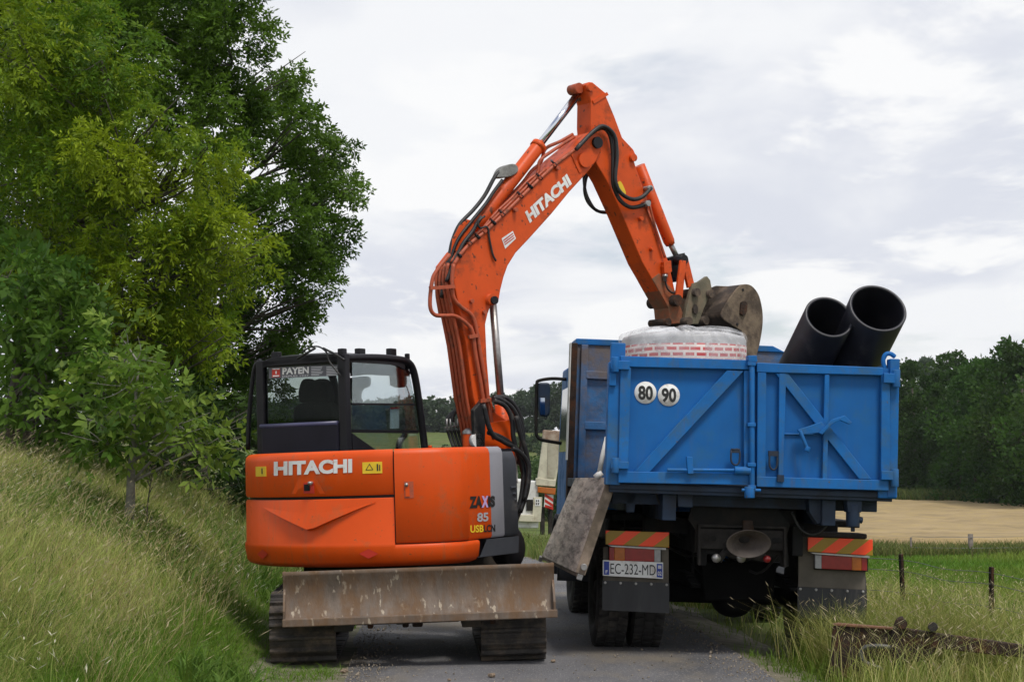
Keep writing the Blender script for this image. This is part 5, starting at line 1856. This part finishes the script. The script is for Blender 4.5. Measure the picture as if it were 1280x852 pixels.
blades('wood_edge_grass', x, y, rng.uniform(.8, 1.9, n), np.full(n, .12), mixcol(n, (.07, .12, .03), (.13, .15, .05), rng.uniform(0, 1, n)), .5, 'rough grass strip between the wheat and the wood')
# grass along both sides of the road beyond the machines
n = 22000
y = dist_sample(n, 22, 70, 1.2); s = np.where(rng.uniform(0, 1, n) < .5, -1, 1) * (1.75 + rng.uniform(0, 1, n) ** 1.4 * 5)
x = road_x(y) + s
blades('roadside_grass', x, y, rng.uniform(.2, .5, n), .006 + y * .0005, mixcol(n, (.09, .15, .03), (.2, .21, .07), rng.uniform(0, 1, n)), .5, 'green roadside grass beyond the machines')


# ================================================================== TREES
def nrm_(v):
    return v / (np.linalg.norm(v, axis=1)[:, None] + 1e-9)


def sprays(P, D, L, m, ll, droop=.35, lw=.36, fan=.85):
    """compound leaves: a rachis from P along D with m pairs of leaflets and one at the tip"""
    n = len(P)
    rv = nrm_(rng.normal(0, 1, (n, 3)) + np.array([0, 0, 1.2]))
    S_ = nrm_(np.cross(D, rv)); Nn = nrm_(np.cross(S_, D))
    Vs = []
    for k in range(m * 2 + 1):
        pair, sd = k // 2, (1 if k % 2 else -1)
        t = 1.0 if k == 2 * m else .25 + .7 * pair / max(1, m - 1 if m > 1 else 1)
        base = P + D * (L * t)[:, None] + np.array([0, 0, -1]) * (L * droop * t * t)[:, None]
        dr = D * (1 if k == 2 * m else 1 - fan * .55) + (0 if k == 2 * m else 1) * S_ * sd * fan + rng.normal(0, .16, (n, 3)) + np.array([0, 0, -droop * .7])
        dr = nrm_(dr)
        l = (ll * rng.uniform(.7, 1.25, n))[:, None]
        wd = nrm_(np.cross(dr, Nn + rng.normal(0, .35, (n, 3)))) * l * lw * .5
        q = base + dr * l * .45 - Nn * l * .04
        Vs.append(np.stack([base, q + wd, base + dr * l - Nn * l * .12, q - wd], 1))
    V = np.stack(Vs, 1).reshape(-1, 4, 3)
    return V


def crown_mesh(V, col, name, parent, jit=.25, m=None):
    n = len(V)
    b = (np.arange(n) * 4)[:, None]
    F = np.concatenate([b + np.array([[0, 1, 2]]), b + np.array([[0, 2, 3]])])
    Cc = np.repeat(np.clip(col * rng.uniform(1 - jit, 1 + jit, (n, 1)), 0, 1), 4, 0)
    return npmesh(name, V.reshape(-1, 3), F, m or M_LEAF, Cc, parent)


def clump_sprays(c, r, n, flat=.8):
    """positions and outward directions: sub-clumps on the surface of an ellipsoid"""
    k = max(5, int(9 * r / .8))
    sc = nrm_(rng.normal(0, 1, (k, 3)))
    sc = sc * (rng.uniform(.45, 1.0, (k, 1)) * r)
    sc[:, 2] *= flat
    idx = rng.integers(0, k, n)
    off = nrm_(rng.normal(0, 1, (n, 3))) * (rng.uniform(0, 1, (n, 1)) ** .5 * r * .42)
    P = sc[idx] + off
    D = nrm_(off * 1.0 / (r * .42) + sc[idx] / r * .9 + np.array([0, 0, .15]) + rng.normal(0, .35, (n, 3)))
    return P + np.array(c), D


def broad_tree(name, label, cat, base, clumps, dens, L, m, ll, colA, colB, group=None, depth=.7, bark=None, tr=.16, droop=.35, lw=.36, trans=None, yb=None):
    """clumps: (px, py, radius px, distance); trunk and limbs run from the base to the clumps"""
    bx, by = base
    bz = float(ground(bx, by))
    t = thing(name, label, cat, Matrix.Translation((bx, by, bz)), group)
    Vs, Cs, limbs = [], [], []
    cs = []
    for cx, cy, rp, d in clumps:
        r = rp / FPX * d
        c = np.array(at(cx, cy, d + rng.uniform(-.4, .4) * depth))
        cs.append((c, r))
        n = int(dens * r * r) + 6
        P, D = clump_sprays(c, r, n)
        ok = P[:, 2] > ground(P[:, 0], P[:, 1]) + .05
        P, D = P[ok], D[ok]; n = len(P)
        V_ = sprays(P, D, rng.uniform(.7, 1.2, n) * L, m, ll, droop, lw)
        f = np.clip(.5 + .6 * rng.normal(0, .5) + rng.normal(0, .25, n), 0, 1)
        if yb is not None:
            f = np.clip(f + yb(cx, cy), 0, 1)
        col = np.array(colA) * (1 - f[:, None]) + np.array(colB) * f[:, None]
        Cs.append(np.repeat(col[:, None, :], 2 * m + 1, 1).reshape(-1, 3))
        Vs.append(V_)
    # sprays() lists leaflets spray by spray
    crown_mesh(np.concatenate(Vs), np.concatenate(Cs), 'crown', t)
    top = max(c[2] for c, r in cs)
    mb = MB()
    hgt = top - bz
    tp = [Vector((bx, by, bz - .1))]
    ctr = sum((c for c, r in cs), np.zeros(3)) / len(cs)
    for k in range(1, 7):
        f = k / 6
        tp.append(Vector((bx + (ctr[0] - bx) * f * .7 + rng.normal(0, .05) * hgt * .12, by + (ctr[1] - by) * f * .7 + rng.normal(0, .05) * hgt * .1, bz + hgt * .85 * f)))
    tp = cm(tp, 4)
    nT = len(tp)
    rad = [tr * (1 - .85 * k / (nT - 1)) + (.35 * tr if k == 0 else 0) for k in range(nT)]
    mb.tube(tp, rad, 10)
    for c, r in cs:
        cv = Vector(c)
        k = min(range(nT), key=lambda q: abs(tp[q].z - (cv.z - .45 * (cv - tp[q]).length)))
        s0 = tp[k]
        mid = s0.lerp(cv, .5) + Vector((rng.normal(0, .08), rng.normal(0, .08), rng.uniform(-.05, .15))) * (cv - s0).length
        ln = cm([s0, mid, cv], 5)
        r0 = max(.012, min(rad[k] * .42, .07 * r + .012))
        mb.tube(ln, [r0 * (1 - .75 * q / (len(ln) - 1)) for q in range(len(ln))], 6)
        for _ in range(4):
            e = cv + Vector(rng.normal(0, .55, 3)) * r
            mb.tube(cm([mid, (mid + e) / 2 + Vector(rng.normal(0, .08, 3)) * r, e], 3), [r0 * .5, r0 * .45, r0 * .4, r0 * .35, r0 * .3, r0 * .22, r0 * .15][:7], 5)
    mb.build('trunk', bark or M_BARK, t)
    return t


# tall dark tree at the back
dk = [(215, -40, 75), (280, -10, 60), (150, -60, 80), (210, 30, 70), (275, 45, 60), (160, 90, 75), (300, 105, 55), (240, 120, 70), (345, 118, 38), (362, 100, 22), (330, 165, 52), (385, 160, 30), (392, 195, 36), (420, 190, 22),
      (370, 232, 46), (425, 226, 30), (443, 236, 18), (345, 268, 55), (290, 225, 60), (400, 270, 34), (412, 300, 34), (395, 318, 34), (345, 330, 50), (280, 330, 60), (395, 362, 28), (355, 390, 46), (300, 420, 55), (370, 420, 26), (335, 455, 40), (285, 490, 55), (325, 500, 34), (250, 420, 60), (200, 440, 60), (60, -60, 90), (-30, 0, 90), (60, 60, 90), (130, 20, 80), (0, 140, 90), (90, 170, 90), (20, 250, 90), (120, 260, 80), (60, 330, 80), (0, 330, 70), (170, 330, 70), (120, 400, 60)]
broad_tree('broadleaf_tree', 'tall dark green broadleaf tree rising behind the yellow green ones', 'tree', (-5.3, 29.5), [(a, b, r, 29) for a, b, r in dk], 1150, .18, 3, .085,
           (.03, .072, .008), (.088, .16, .016), depth=3.2, tr=.28, droop=.3, lw=.46)
# yellow-green ash in front
ylw = [(60, 20, 95), (-10, 60, 90), (120, 60, 75), (30, 120, 90), (110, 125, 75), (165, 100, 45), (60, 200, 90), (140, 190, 65), (195, 150, 35), (180, 215, 55), (228, 190, 38), (262, 182, 26), (245, 225, 45), (130, 270, 80), (40, 290, 80),
       (215, 275, 55), (265, 280, 40), (300, 300, 34), (325, 318, 26), (285, 330, 45), (210, 345, 65), (120, 350, 75), (245, 390, 50), (160, 410, 60), (210, 440, 42), (255, 430, 30), (280, 420, 22)]
broad_tree('ash_tree', 'yellow green ash tree with feathery leaves at the left edge', 'tree', (-6.4, 22.5), [(a, b, r, 21.5) for a, b, r in ylw], 800, .21, 4, .082,
           (.07, .145, .01), (.215, .285, .014), depth=2.0, tr=.2, droop=.55, lw=.34, yb=lambda x, y: .12 * math.exp(-((y - 260) / 130.0) ** 2) - (.12 if y < 140 else 0))
# bluish green bushy tree low on the left
grn = [(-20, 340, 60), (30, 350, 50), (60, 400, 50), (0, 420, 60), (90, 440, 48), (40, 470, 55), (105, 395, 34), (120, 480, 40), (10, 510, 40), (80, 515, 36)]
broad_tree('walnut_tree', 'mid green bushy walnut tree low at the left edge of the bank', 'tree', (-5.9, 20.3), [(a, b, r, 20.2) for a, b, r in grn], 300, .3, 3, .15,
           (.04, .096, .012), (.1, .178, .025), depth=1.2, tr=.1, droop=.4, lw=.4)
# the young walnut with its slim trunk
sap = [(150, 432, 24), (138, 455, 30), (170, 462, 30), (120, 480, 24), (155, 490, 34), (190, 492, 30), (215, 512, 28), (130, 520, 34), (175, 528, 38), (95, 530, 22), (230, 540, 26), (258, 545, 24), (280, 556, 18), (210, 565, 28), (250, 562, 20), (150, 552, 28), (110, 550, 22)]
broad_tree('walnut_sapling', 'young walnut tree with a slim pale trunk on the grassy bank', 'tree', SAP, [(a, b - 12, r, SAP[1]) for a, b, r in sap], 230, (.3 * SAP[1] / 18.2), 3, .13 * SAP[1] / 18.2,
           (.065, .135, .016), (.17, .245, .035), depth=.9, tr=.055, bark=M_BARKL, droop=.3, lw=.42)
# dark undergrowth under the trees
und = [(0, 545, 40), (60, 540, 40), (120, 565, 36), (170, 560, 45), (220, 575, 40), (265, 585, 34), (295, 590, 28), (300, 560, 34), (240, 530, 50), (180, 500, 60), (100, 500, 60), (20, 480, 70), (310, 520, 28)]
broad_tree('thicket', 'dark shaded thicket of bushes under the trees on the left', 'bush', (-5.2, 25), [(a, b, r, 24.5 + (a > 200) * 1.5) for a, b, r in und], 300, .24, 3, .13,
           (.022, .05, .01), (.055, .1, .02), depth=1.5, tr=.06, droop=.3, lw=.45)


def far_tree(name, label, cat, x, y, h, r, n, fs, ca, cb, group=None, low=.0):
    z = float(ground(x, y))
    t = thing(name, label, cat, Matrix.Translation((x, y, z)), group)
    k = 34
    u = rng.uniform(0, 1, k) ** 1.25
    ang = rng.uniform(0, 6.28, k)
    prof = np.where(u < .45, .8 + .35 * u / .45, np.sqrt(np.clip(1 - ((u - .45) / .58) ** 2, 0.02, 1)) * 1.12)
    rad = r * prof * rng.uniform(.45, .95, k)
    cc = np.stack([x + np.cos(ang) * rad, y + np.sin(ang) * rad, z + h * (low + (1 - low) * (.05 + .9 * u))], 1)
    cr = r * rng.uniform(.26, .5, k) * np.where(u > .75, .7, 1)
    idx = rng.integers(0, k, n)
    o = nrm_(rng.normal(0, 1, (n, 3)))
    P = cc[idx] + o * (cr[idx] * rng.uniform(.3, 1.05, n) ** .6)[:, None]
    P[:, 2] = np.maximum(P[:, 2], z + .1)
    D = nrm_(o + np.array([0, 0, .25]) + rng.normal(0, .5, (n, 3)))
    W = nrm_(np.cross(D, rng.normal(0, 1, (n, 3)))) * (fs * rng.uniform(.5, 1.1, (n, 1)) * .5)
    l = fs * rng.uniform(.7, 1.5, (n, 1))
    V = np.stack([P - D * l * .4, P + W, P + D * l * .6, P - W], 1)
    tone = rng.uniform(0, 1, k)[idx] * .6 + .4 * rng.uniform(0, 1, n)
    tv = rng.uniform(.85, 1.2) * rng.uniform(.9, 1.12, 3)
    crown_mesh(V, (np.array(ca) * (1 - tone[:, None]) + np.array(cb) * tone[:, None]) * tv, 'crown', t, .2)
    mb = MB()
    mb.tube([Vector((x, y, z - .3)), Vector((x + .1, y, z + h * .35)), Vector((x - .1, y + .1, z + h * .8))], [h * .022, h * .018, h * .006], 8)
    for q in [q for q in range(0, k, 2) if u[q] < .6]:
        s0 = Vector((x, y, z + h * (.15 + .5 * u[q])))
        mb.tube([s0, (s0 + Vector(cc[q])) / 2 + Vector((0, 0, .1)), Vector(cc[q])], [h * .008, h * .006, h * .003], 5)
    mb.build('trunk', M_BARK, t)
    return t


# the dark wood right of the truck, its front trees and those showing between them
rr = random.Random(21)
wood = []
for px, d, top in ((1100, 190, 470), (1122, 186, 466), (1142, 180, 462), (1160, 176, 458), (1180, 172, 455), (1199, 166, 452), (1218, 160, 448), (1238, 154, 443), (1258, 148, 437), (1279, 143, 428), (1303, 138, 415), (1330, 134, 400), (1362, 130, 396)):
    wood.append((px, d, top))
for px, d, top in ((1112, 200, 462), (1150, 192, 455), (1190, 182, 446), (1228, 170, 440), (1268, 160, 424), (1312, 150, 408)):
    wood.append((px + rr.uniform(-4, 4), d, top))
for px, d, top in wood:
    x = (px - 640) / FPX * d
    h = 1.7 + (580 - top - rr.uniform(-12, 12)) / FPX * d - float(ground(x, d))
    far_tree('wood_tree', 'dark green tree of the dense wood behind the wheat field', 'tree', x, d, h, h * rr.uniform(.2, .34), 7500, .32, (.014, .04, .006), (.042, .092, .014), 'trees of the wood behind the wheat')
x = (1160 - 640) / FPX * 265
far_tree('distant_tree', 'pale greyish tree top showing above the wood just right of the truck', 'tree', x, 265, 1.7 + (580 - 443) / FPX * 265 - float(ground(x, 265)), 4.2, 4200, .6, (.09, .13, .08), (.15, .19, .12))

# hillside wood and hedges in the gap
def mass(name, label, cat, pts, n, fs, ca, cb):
    Vs, Cs = [], []
    for x, y, h, r in pts:
        z = float(ground(x, y))
        k = 9
        cc = np.stack([x + rng.normal(0, r * .5, k), y + rng.normal(0, r * .5, k), z + h * rng.uniform(.0, .85, k)], 1)
        idx = rng.integers(0, k, n)
        o = nrm_(rng.normal(0, 1, (n, 3)))
        P = cc[idx] + o * (r * .45 * rng.uniform(.4, 1.05, (n, 1)))
        P[:, 2] = np.clip(P[:, 2], z, z + h)
        D = nrm_(o + rng.normal(0, .5, (n, 3)))
        W = nrm_(np.cross(D, rng.normal(0, 1, (n, 3)))) * (fs * rng.uniform(.4, 1, (n, 1)) * .5)
        Vs.append(np.stack([P - D * fs * .5, P + W, P + D * fs * .5, P - W], 1))
        tone = rng.uniform(0, 1) * .6 + .4 * rng.uniform(0, 1, n)
        Cs.append(np.array(ca) * (1 - tone[:, None]) + np.array(cb) * tone[:, None])
    V = np.concatenate(Vs); nn = len(V)
    b = (np.arange(nn) * 4)[:, None]
    F = np.concatenate([b + np.array([[0, 1, 2]]), b + np.array([[0, 2, 3]])])
    o = npmesh(name, V.reshape(-1, 3), F, M_LEAF, np.repeat(np.concatenate(Cs), 4, 0))
    return tag(o, label, cat, kind='stuff')


pts = []
for px in range(150, 1480, 9):
    for row in range(2):
        d = 415 + row * 16 + rr.uniform(-8, 8)
        p = px + rr.uniform(-5, 5)
        top = np.interp(p, [150, 500, 560, 600, 640, 690, 760, 1130], [502, 497, 494, 492, 484, 474, 470, 476]) + rr.uniform(-5, 6)
        x = (p - 640) / FPX * d
        h = 1.7 + (580 - top) / FPX * d - float(ground(x, d))
        pts.append((x, d, h, 3.2))
mass('hill_forest', 'dark green wood along the top of the far hill', 'wood', pts, 620, .85, (.028, .05, .026), (.06, .09, .042))
pts = []
for px, py, d, h in ((545, 548, 300, 3.2), (555, 553, 290, 3), (566, 556, 280, 3), (640, 547, 320, 3.2), (655, 546, 330, 3), (668, 545, 330, 3.4), (690, 550, 300, 3), (700, 552, 300, 3), (625, 548, 330, 2.8), (600, 552, 300, 3), (585, 549, 300, 3), (680, 542, 340, 2.5), (630, 541, 345, 2)):
    pts.append(((px - 640) / FPX * d, d, h, 2.2))
mass('hill_hedge', 'scattered dark bushes on the far green slope', 'bushes', pts, 700, .5, (.035, .06, .028), (.07, .11, .04))
pts = []
for px in range(470, 760, 8):
    for d in (118, 126):
        p = px + rr.uniform(-4, 4)
        x = (p - 640) / FPX * d
        pts.append((x, d + rr.uniform(-3, 3), 1.7 + (580 - rr.uniform(560, 570)) / FPX * d - float(ground(x, d)), 1.3))
mass('valley_hedge', 'green hedge in the valley beyond the road', 'hedge', pts, 700, .22, (.035, .07, .02), (.085, .14, .045))

# ================================================================== FENCES, RUSTY BLADE, CLODS, WEEDS
pa, pb = at(1131, 775, 20.6), at(1239, 786, 19.6)
gz = lambda p: float(ground(p.x, p.y))
FMx = Matrix.Translation((pa.x, pa.y, gz(pa)))
fen = thing('wire_fence', 'low wire fence on two rusty steel stakes at the meadow edge', 'fence', FMx)
mb_list = []
tops = []
for p, ty, wid in ((pa, 692, .105), (pb, 708, .085)):
    ztp = at(1131 if p is pa else 1239, ty, p.y).z
    mb = MB()
    b0 = Vector((p.x, p.y, gz(p) - .2)); t0 = Vector((p.x - (.03 if p is pa else -.02), p.y, ztp))
    mb.bar(b0, t0, wid, .03).bar(b0 + Vector((0, .03, 0)), t0 + Vector((0, .03, 0)), .02, .05)
    mb.build('stake', M_RUST, fen, bevel=.004)
    tops.append((b0, t0))
mb = MB()
for f in (.55, .8, .93):
    A = [b.lerp(t, f) - Vector((0, .03, 0)) for b, t in tops]
    e = A[1] + (A[1] - A[0]) * 1.6
    e.z -= .05
    st_ = A[0] + (A[0] - A[1]) * 1.4 + Vector((-.2, 2.4, -.1))
    mb.tube(cm([st_, (st_ + A[0]) / 2 - Vector((0, 0, .05)), A[0], (A[0] + A[1]) / 2 - Vector((0, 0, .03)), A[1], (A[1] + e) / 2 - Vector((0, 0, .04)), e], 6), .004, 5)
mb.build('wire', M_WIRE, fen)
q0 = at(1139, 692, 57); q1 = at(1213.5, 694, 57); q2 = at(1300, 696, 57)
fen2 = thing('field_fence', 'thin weathered posts of a fence before the wheat field', 'fence', Matrix.Translation((q1.x, q1.y, gz(q1))))
for px, top, w in ((1139, 671, .07), (1213.5, 667, .17), (1300, 668, .12)):
    p = at(px, 692, 57)
    mb = MB(); mb.tube([Vector((p.x, p.y, gz(p) - .3)), Vector((p.x, p.y, at(px, top, 57).z))], w / 2, 8); mb.build('fence_post', M_WOODP, fen2)
mb = MB()
for z in (.35, .7):
    mb.tube([Vector((p.x, p.y - .1, gz(p) + z)) for p in (q0, q1, q2)], .008, 5)
mb.build('wire', M_WIRE, fen2)

# discarded blade in the verge grass
DG = 14.3
gb = at(1120, 840, DG)
GF = Frame(Matrix.Translation((gb.x, gb.y, gz(gb))) @ Matrix.Rotation(R(-8), 4, 'Z'))
sc_ = thing('rusty_implement', 'rusty steel blade with a beam and loop of hose lying in the verge grass', 'scrap metal', GF.M)


def gprism(mb, pts, v0, v1):
    return mb.prism([GF.hit(p, q, 1, v0) for p, q in pts], GF.d(0, v1 - v0, 0))


mb = MB(); gprism(mb, [(1041, 783), (1047, 780), (1117, 786), (1130, 788), (1130, 850), (1036, 846)], 0, .05); mb.build('blade_plate', M_RUST, sc_, bevel=.012)
mb = MB(); gprism(mb, [(1041, 780), (1048, 778.5), (1118, 784), (1118, 787), (1046, 782)], -.02, .07); mb.build('blade_rim', mat('bright_rust', (.16, .075, .04), .8, var=.3, scale=20, bump=.4), sc_, bevel=.006)
mb = MB()
mb.tube(cm([GF.hit(p, q, 1, -.06) for p, q in ((1119, 850), (1119, 820), (1121, 795), (1125, 778), (1130, 776))], 5), .042, 10)
mb.cyl(GF.hit(1128, 779, 1, -.12), GF.hit(1128, 779, 1, .1), .04, 14)
mb.build('upright', M_RUST, sc_)
mb = MB()
gprism(mb, [(1128, 784), (1172, 791), (1290, 807), (1290, 823), (1170, 810), (1160, 826), (1128, 828)], .05, .13)
mb.build('beam', M_RUST, sc_, bevel=.01)
mb = MB(); mb.cyl(GF.hit(1166, 783, 1, -.05), GF.hit(1166, 783, 1, .12), .04, 14); mb.build('pivot_pin', M_CHASD, sc_, bevel=.006)
mb = MB(); mb.tube(cm([GF.hit(p, q, 1, -.05) for p, q in ((1117, 809), (1100, 807), (1083, 808), (1076, 815), (1080, 826), (1090, 831), (1102, 836), (1106, 846))], 6), .02, 8); mb.build('hose_loop', mat('grey_hose', (.06, .06, .065), .45, var=.3, scale=12), sc_)

# clods on the road
M_CLOD = mat('dry_mud', (.2, .15, .105), .95, var=.3, scale=20, bump=.8, bscale=30)
for px, py, r, lab in ((691.5, 825, .022, 'small brown clod of mud on the road beside the right track'), (615, 843, .028, 'flat dark clod of mud on the asphalt near the front'), (430, 838, .03, 'crumbled clod of mud near the left road edge'), (562, 848, .016, 'tiny crumb of mud in the middle of the road')):
    d = 2200 * 1.69 / (py - 580)
    p = at(px, py, d)
    bm = bmesh.new(); bmesh.ops.create_icosphere(bm, subdivisions=3, radius=r)
    for v in bm.verts:
        v.co *= 1 + .3 * math.sin(v.co.x * 150 + px) * math.cos(v.co.y * 170) + random.uniform(-.06, .06)
        v.co.z *= .6
    me = bpy.data.meshes.new('mud_clod'); bm.to_mesh(me); bm.free(); me.materials.append(M_CLOD)
    o = bpy.data.objects.new('mud_clod', me); C.objects.link(o); o.location = (p.x, p.y, .02 + r * .4)
    tag(o, lab, 'mud clod')
n = 5200
y = dist_sample(n, 11, 34, 1.5)
sd = rng.choice([-1, 1], n)
s = sd * (1.72 - np.abs(rng.normal(0, .22, n))) * np.where(rng.uniform(0, 1, n) < .82, 1, rng.uniform(0, 1, n))
x = road_x(y) + s
r = rng.uniform(.003, .011, n) * (1 + (rng.uniform(0, 1, n) < .03) * 1.3)
Pc = np.stack([x, y, ground(x, y) + .03 + r * .3], 1)
dirs = nrm_(np.array([[1, 0, -.3], [-.5, .87, -.3], [-.5, -.87, -.3], [.1, .1, .9]]))
Vg = Pc[:, None, :] + (dirs[None] + rng.normal(0, .25, (n, 4, 3))) * r[:, None, None]
b = (np.arange(n) * 4)[:, None]
Fg = np.concatenate([b + np.array([q]) for q in ([0, 1, 3], [1, 2, 3], [2, 0, 3], [0, 2, 1])])
Cg = np.repeat(np.array([.26, .22, .17]) * rng.uniform(.5, 1.4, (n, 1)), 4, 0)
M_GRAV = leafmat('loose_gravel', 0.0, .9)
tag(npmesh('gravel', Vg.reshape(-1, 3), Fg, M_GRAV, Cg), 'loose gravel and crumbs of soil along the edges of the lane', 'gravel', kind='stuff')
# dry dock stems
for pts_, d, lab in ((((45, 800), (40, 772), (36, 755), (31, 742)), 12.6, 'dark dry weed stem at the lower left of the bank'), (((148, 790), (143, 772), (136, 758)), 14.0, 'short dark weed stem in pale grass left of the excavator'),
                     (((186, 664), (184, 640), (187, 612), (190, 596)), SAP[1], 'thin bare stick beside the young walnut trunk')):
    P = [at(a, b, d) for a, b in pts_]
    base = P[0].copy(); base.z = gz(base)
    mb = MB(); pth = cm([base] + P[1:], 5)
    mb.tube(pth, [.009 * (1 - .6 * k / len(pth)) for k in range(len(pth))], 6)
    for k in range(3, len(pth), 2):
        e = pth[k] + Vector((random.uniform(-.06, .06), random.uniform(-.05, .05), .07))
        mb.tube([pth[k], e], .005, 5)
        if d < 15:
            mb.lathe(e, (0, 0, 1), [(0, -.03), (.010, -.02), (.012, 0), (.006, .02), (0, .025)], 6)
    tag(mb.build('weed_stem', M_RUST if d < 15 else M_BARK, None, M=Matrix.Translation(base)), lab, 'weed')

# ================================================================== LIGHT, SKY, CAMERA
SUN_EL, SUN_AZ = R(62), R(150)              # azimuth clockwise from +Y
sv = Vector((math.sin(SUN_AZ) * math.cos(SUN_EL), math.cos(SUN_AZ) * math.cos(SUN_EL), math.sin(SUN_EL)))
sun = bpy.data.lights.new('sun', 'SUN'); sun.energy = 2.5; sun.angle = R(14); sun.color = (1, .95, .87)
so = bpy.data.objects.new('sun', sun); C.objects.link(so); so.rotation_euler = sv.to_track_quat('Z', 'Y').to_euler(); so.location = (20, -10, 40)

mb = MB()
mb.box(Frame(Matrix.Identity(4)), (-960, -60, -12), (960, 1060, 75))
HZM = bpy.data.materials.new('haze_air'); HZM.use_nodes = True
HZM.node_tree.nodes.remove(HZM.node_tree.nodes['Principled BSDF'])
pv = HZM.node_tree.nodes.new('ShaderNodeVolumePrincipled')
pv.inputs['Color'].default_value = (.9, .94, 1, 1); pv.inputs['Density'].default_value = .0001
HZM.node_tree.links.new(pv.outputs[0], HZM.node_tree.nodes['Material Output'].inputs['Volume'])
tag(mb.build('haze', HZM, None), kind='stuff')
wd = bpy.data.worlds.new('World'); bpy.context.scene.world = wd; wd.use_nodes = True
n_, l_ = wd.node_tree.nodes, wd.node_tree.links
bg = n_['Background']
sky = n_.new('ShaderNodeTexSky'); sky.sky_type = 'NISHITA'; sky.sun_disc = False; sky.sun_elevation = SUN_EL; sky.sun_rotation = SUN_AZ
l_.new(sky.outputs[0], bg.inputs[0]); bg.inputs[1].default_value = .1
tc = n_.new('ShaderNodeTexCoord'); sx = n_.new('ShaderNodeSeparateXYZ'); l_.new(tc.outputs['Generated'], sx.inputs[0])


def vm(op, a, b):
    q = n_.new('ShaderNodeMath'); q.operation = op
    for i, v in enumerate((a, b)):
        if isinstance(v, (int, float)):
            q.inputs[i].default_value = v
        else:
            l_.new(v, q.inputs[i])
    return q.outputs[0]


def rmp(f, a, b, c=0, d=1):
    q = n_.new('ShaderNodeMapRange'); q.interpolation_type = 'SMOOTHSTEP'
    for i, v in enumerate((a, b, c, d)):
        q.inputs[i + 1].default_value = v
    l_.new(f, q.inputs[0]); return q.outputs[0]


den = vm('ADD', vm('MAXIMUM', sx.outputs['Z'], 0.0), .16)
cbv = n_.new('ShaderNodeCombineXYZ')
l_.new(vm('DIVIDE', sx.outputs['X'], den), cbv.inputs[0]); l_.new(vm('DIVIDE', sx.outputs['Y'], den), cbv.inputs[1])


def cloud(sc, det, off, rg=.55):
    mp = n_.new('ShaderNodeMapping'); mp.inputs['Location'].default_value = off; mp.inputs['Scale'].default_value = (1, .8, 1)
    l_.new(cbv.outputs[0], mp.inputs[0])
    q = n_.new('ShaderNodeTexNoise'); q.inputs['Scale'].default_value = sc; q.inputs['Detail'].default_value = det; q.inputs['Roughness'].default_value = rg; q.inputs['Distortion'].default_value = .3
    l_.new(mp.outputs[0], q.inputs[0]); return q.outputs['Fac']


def cmix(f, a, b):
    q = n_.new('ShaderNodeMix'); q.data_type = 'RGBA'; l_.new(f, q.inputs[0])
    for i, v in ((6, a), (7, b)):
        if isinstance(v, tuple):
            q.inputs[i].default_value = (*v, 1)
        else:
            l_.new(v, q.inputs[i])
    return q.outputs[2]


c1, c2 = cloud(1.15, 9, (3.1, 1.7, 0)), cloud(2.6, 8, (7.3, 4.2, 0))
base_ = cmix(rmp(c1, .40, .60), (.71, .735, .81), (.90, .91, .93))
base_ = cmix(rmp(c2, .5, .6), base_, (.95, .952, .955))
bg2 = n_.new('ShaderNodeBackground'); l_.new(base_, bg2.inputs[0]); bg2.inputs[1].default_value = 1.0
gap0 = rmp(cloud(1.6, 7, (1.2, 9.4, 0)), .56, .72, .97, .45)
gap1 = rmp(cloud(1.3, 6, (5.2, 2.4, 0)), .42, .58, 0, 1)           # unseen overhead cloud gaps, added to cut ambient light and raise contrast
hi_ = rmp(sx.outputs['Z'], .38, .7)
gap = vm('MULTIPLY', gap0, vm('SUBTRACT', 1.0, vm('MULTIPLY', hi_, vm('MULTIPLY', gap1, .9))))
mx = n_.new('ShaderNodeMixShader'); l_.new(gap, mx.inputs[0]); l_.new(bg.outputs[0], mx.inputs[1]); l_.new(bg2.outputs[0], mx.inputs[2])
l_.new(mx.outputs[0], n_['World Output'].inputs[0])

cd = bpy.data.cameras.new('camera'); co = bpy.data.objects.new('camera', cd); C.objects.link(co)
cd.sensor_width = 36; cd.lens = 36 * FPX / 1280; cd.clip_end = 8000; cd.clip_start = .1
co.location = CAM; co.rotation_euler = (math.pi / 2 + PITCH, 0, 0)
sc = bpy.context.scene
sc.camera = co
sc.view_settings.view_transform = 'Standard'; sc.view_settings.look = 'None'; sc.view_settings.exposure = 0.08; sc.view_settings.gamma = 1
sc.cycles.max_bounces = 8; sc.cycles.transparent_max_bounces = 12
sc.cycles.use_denoising = True
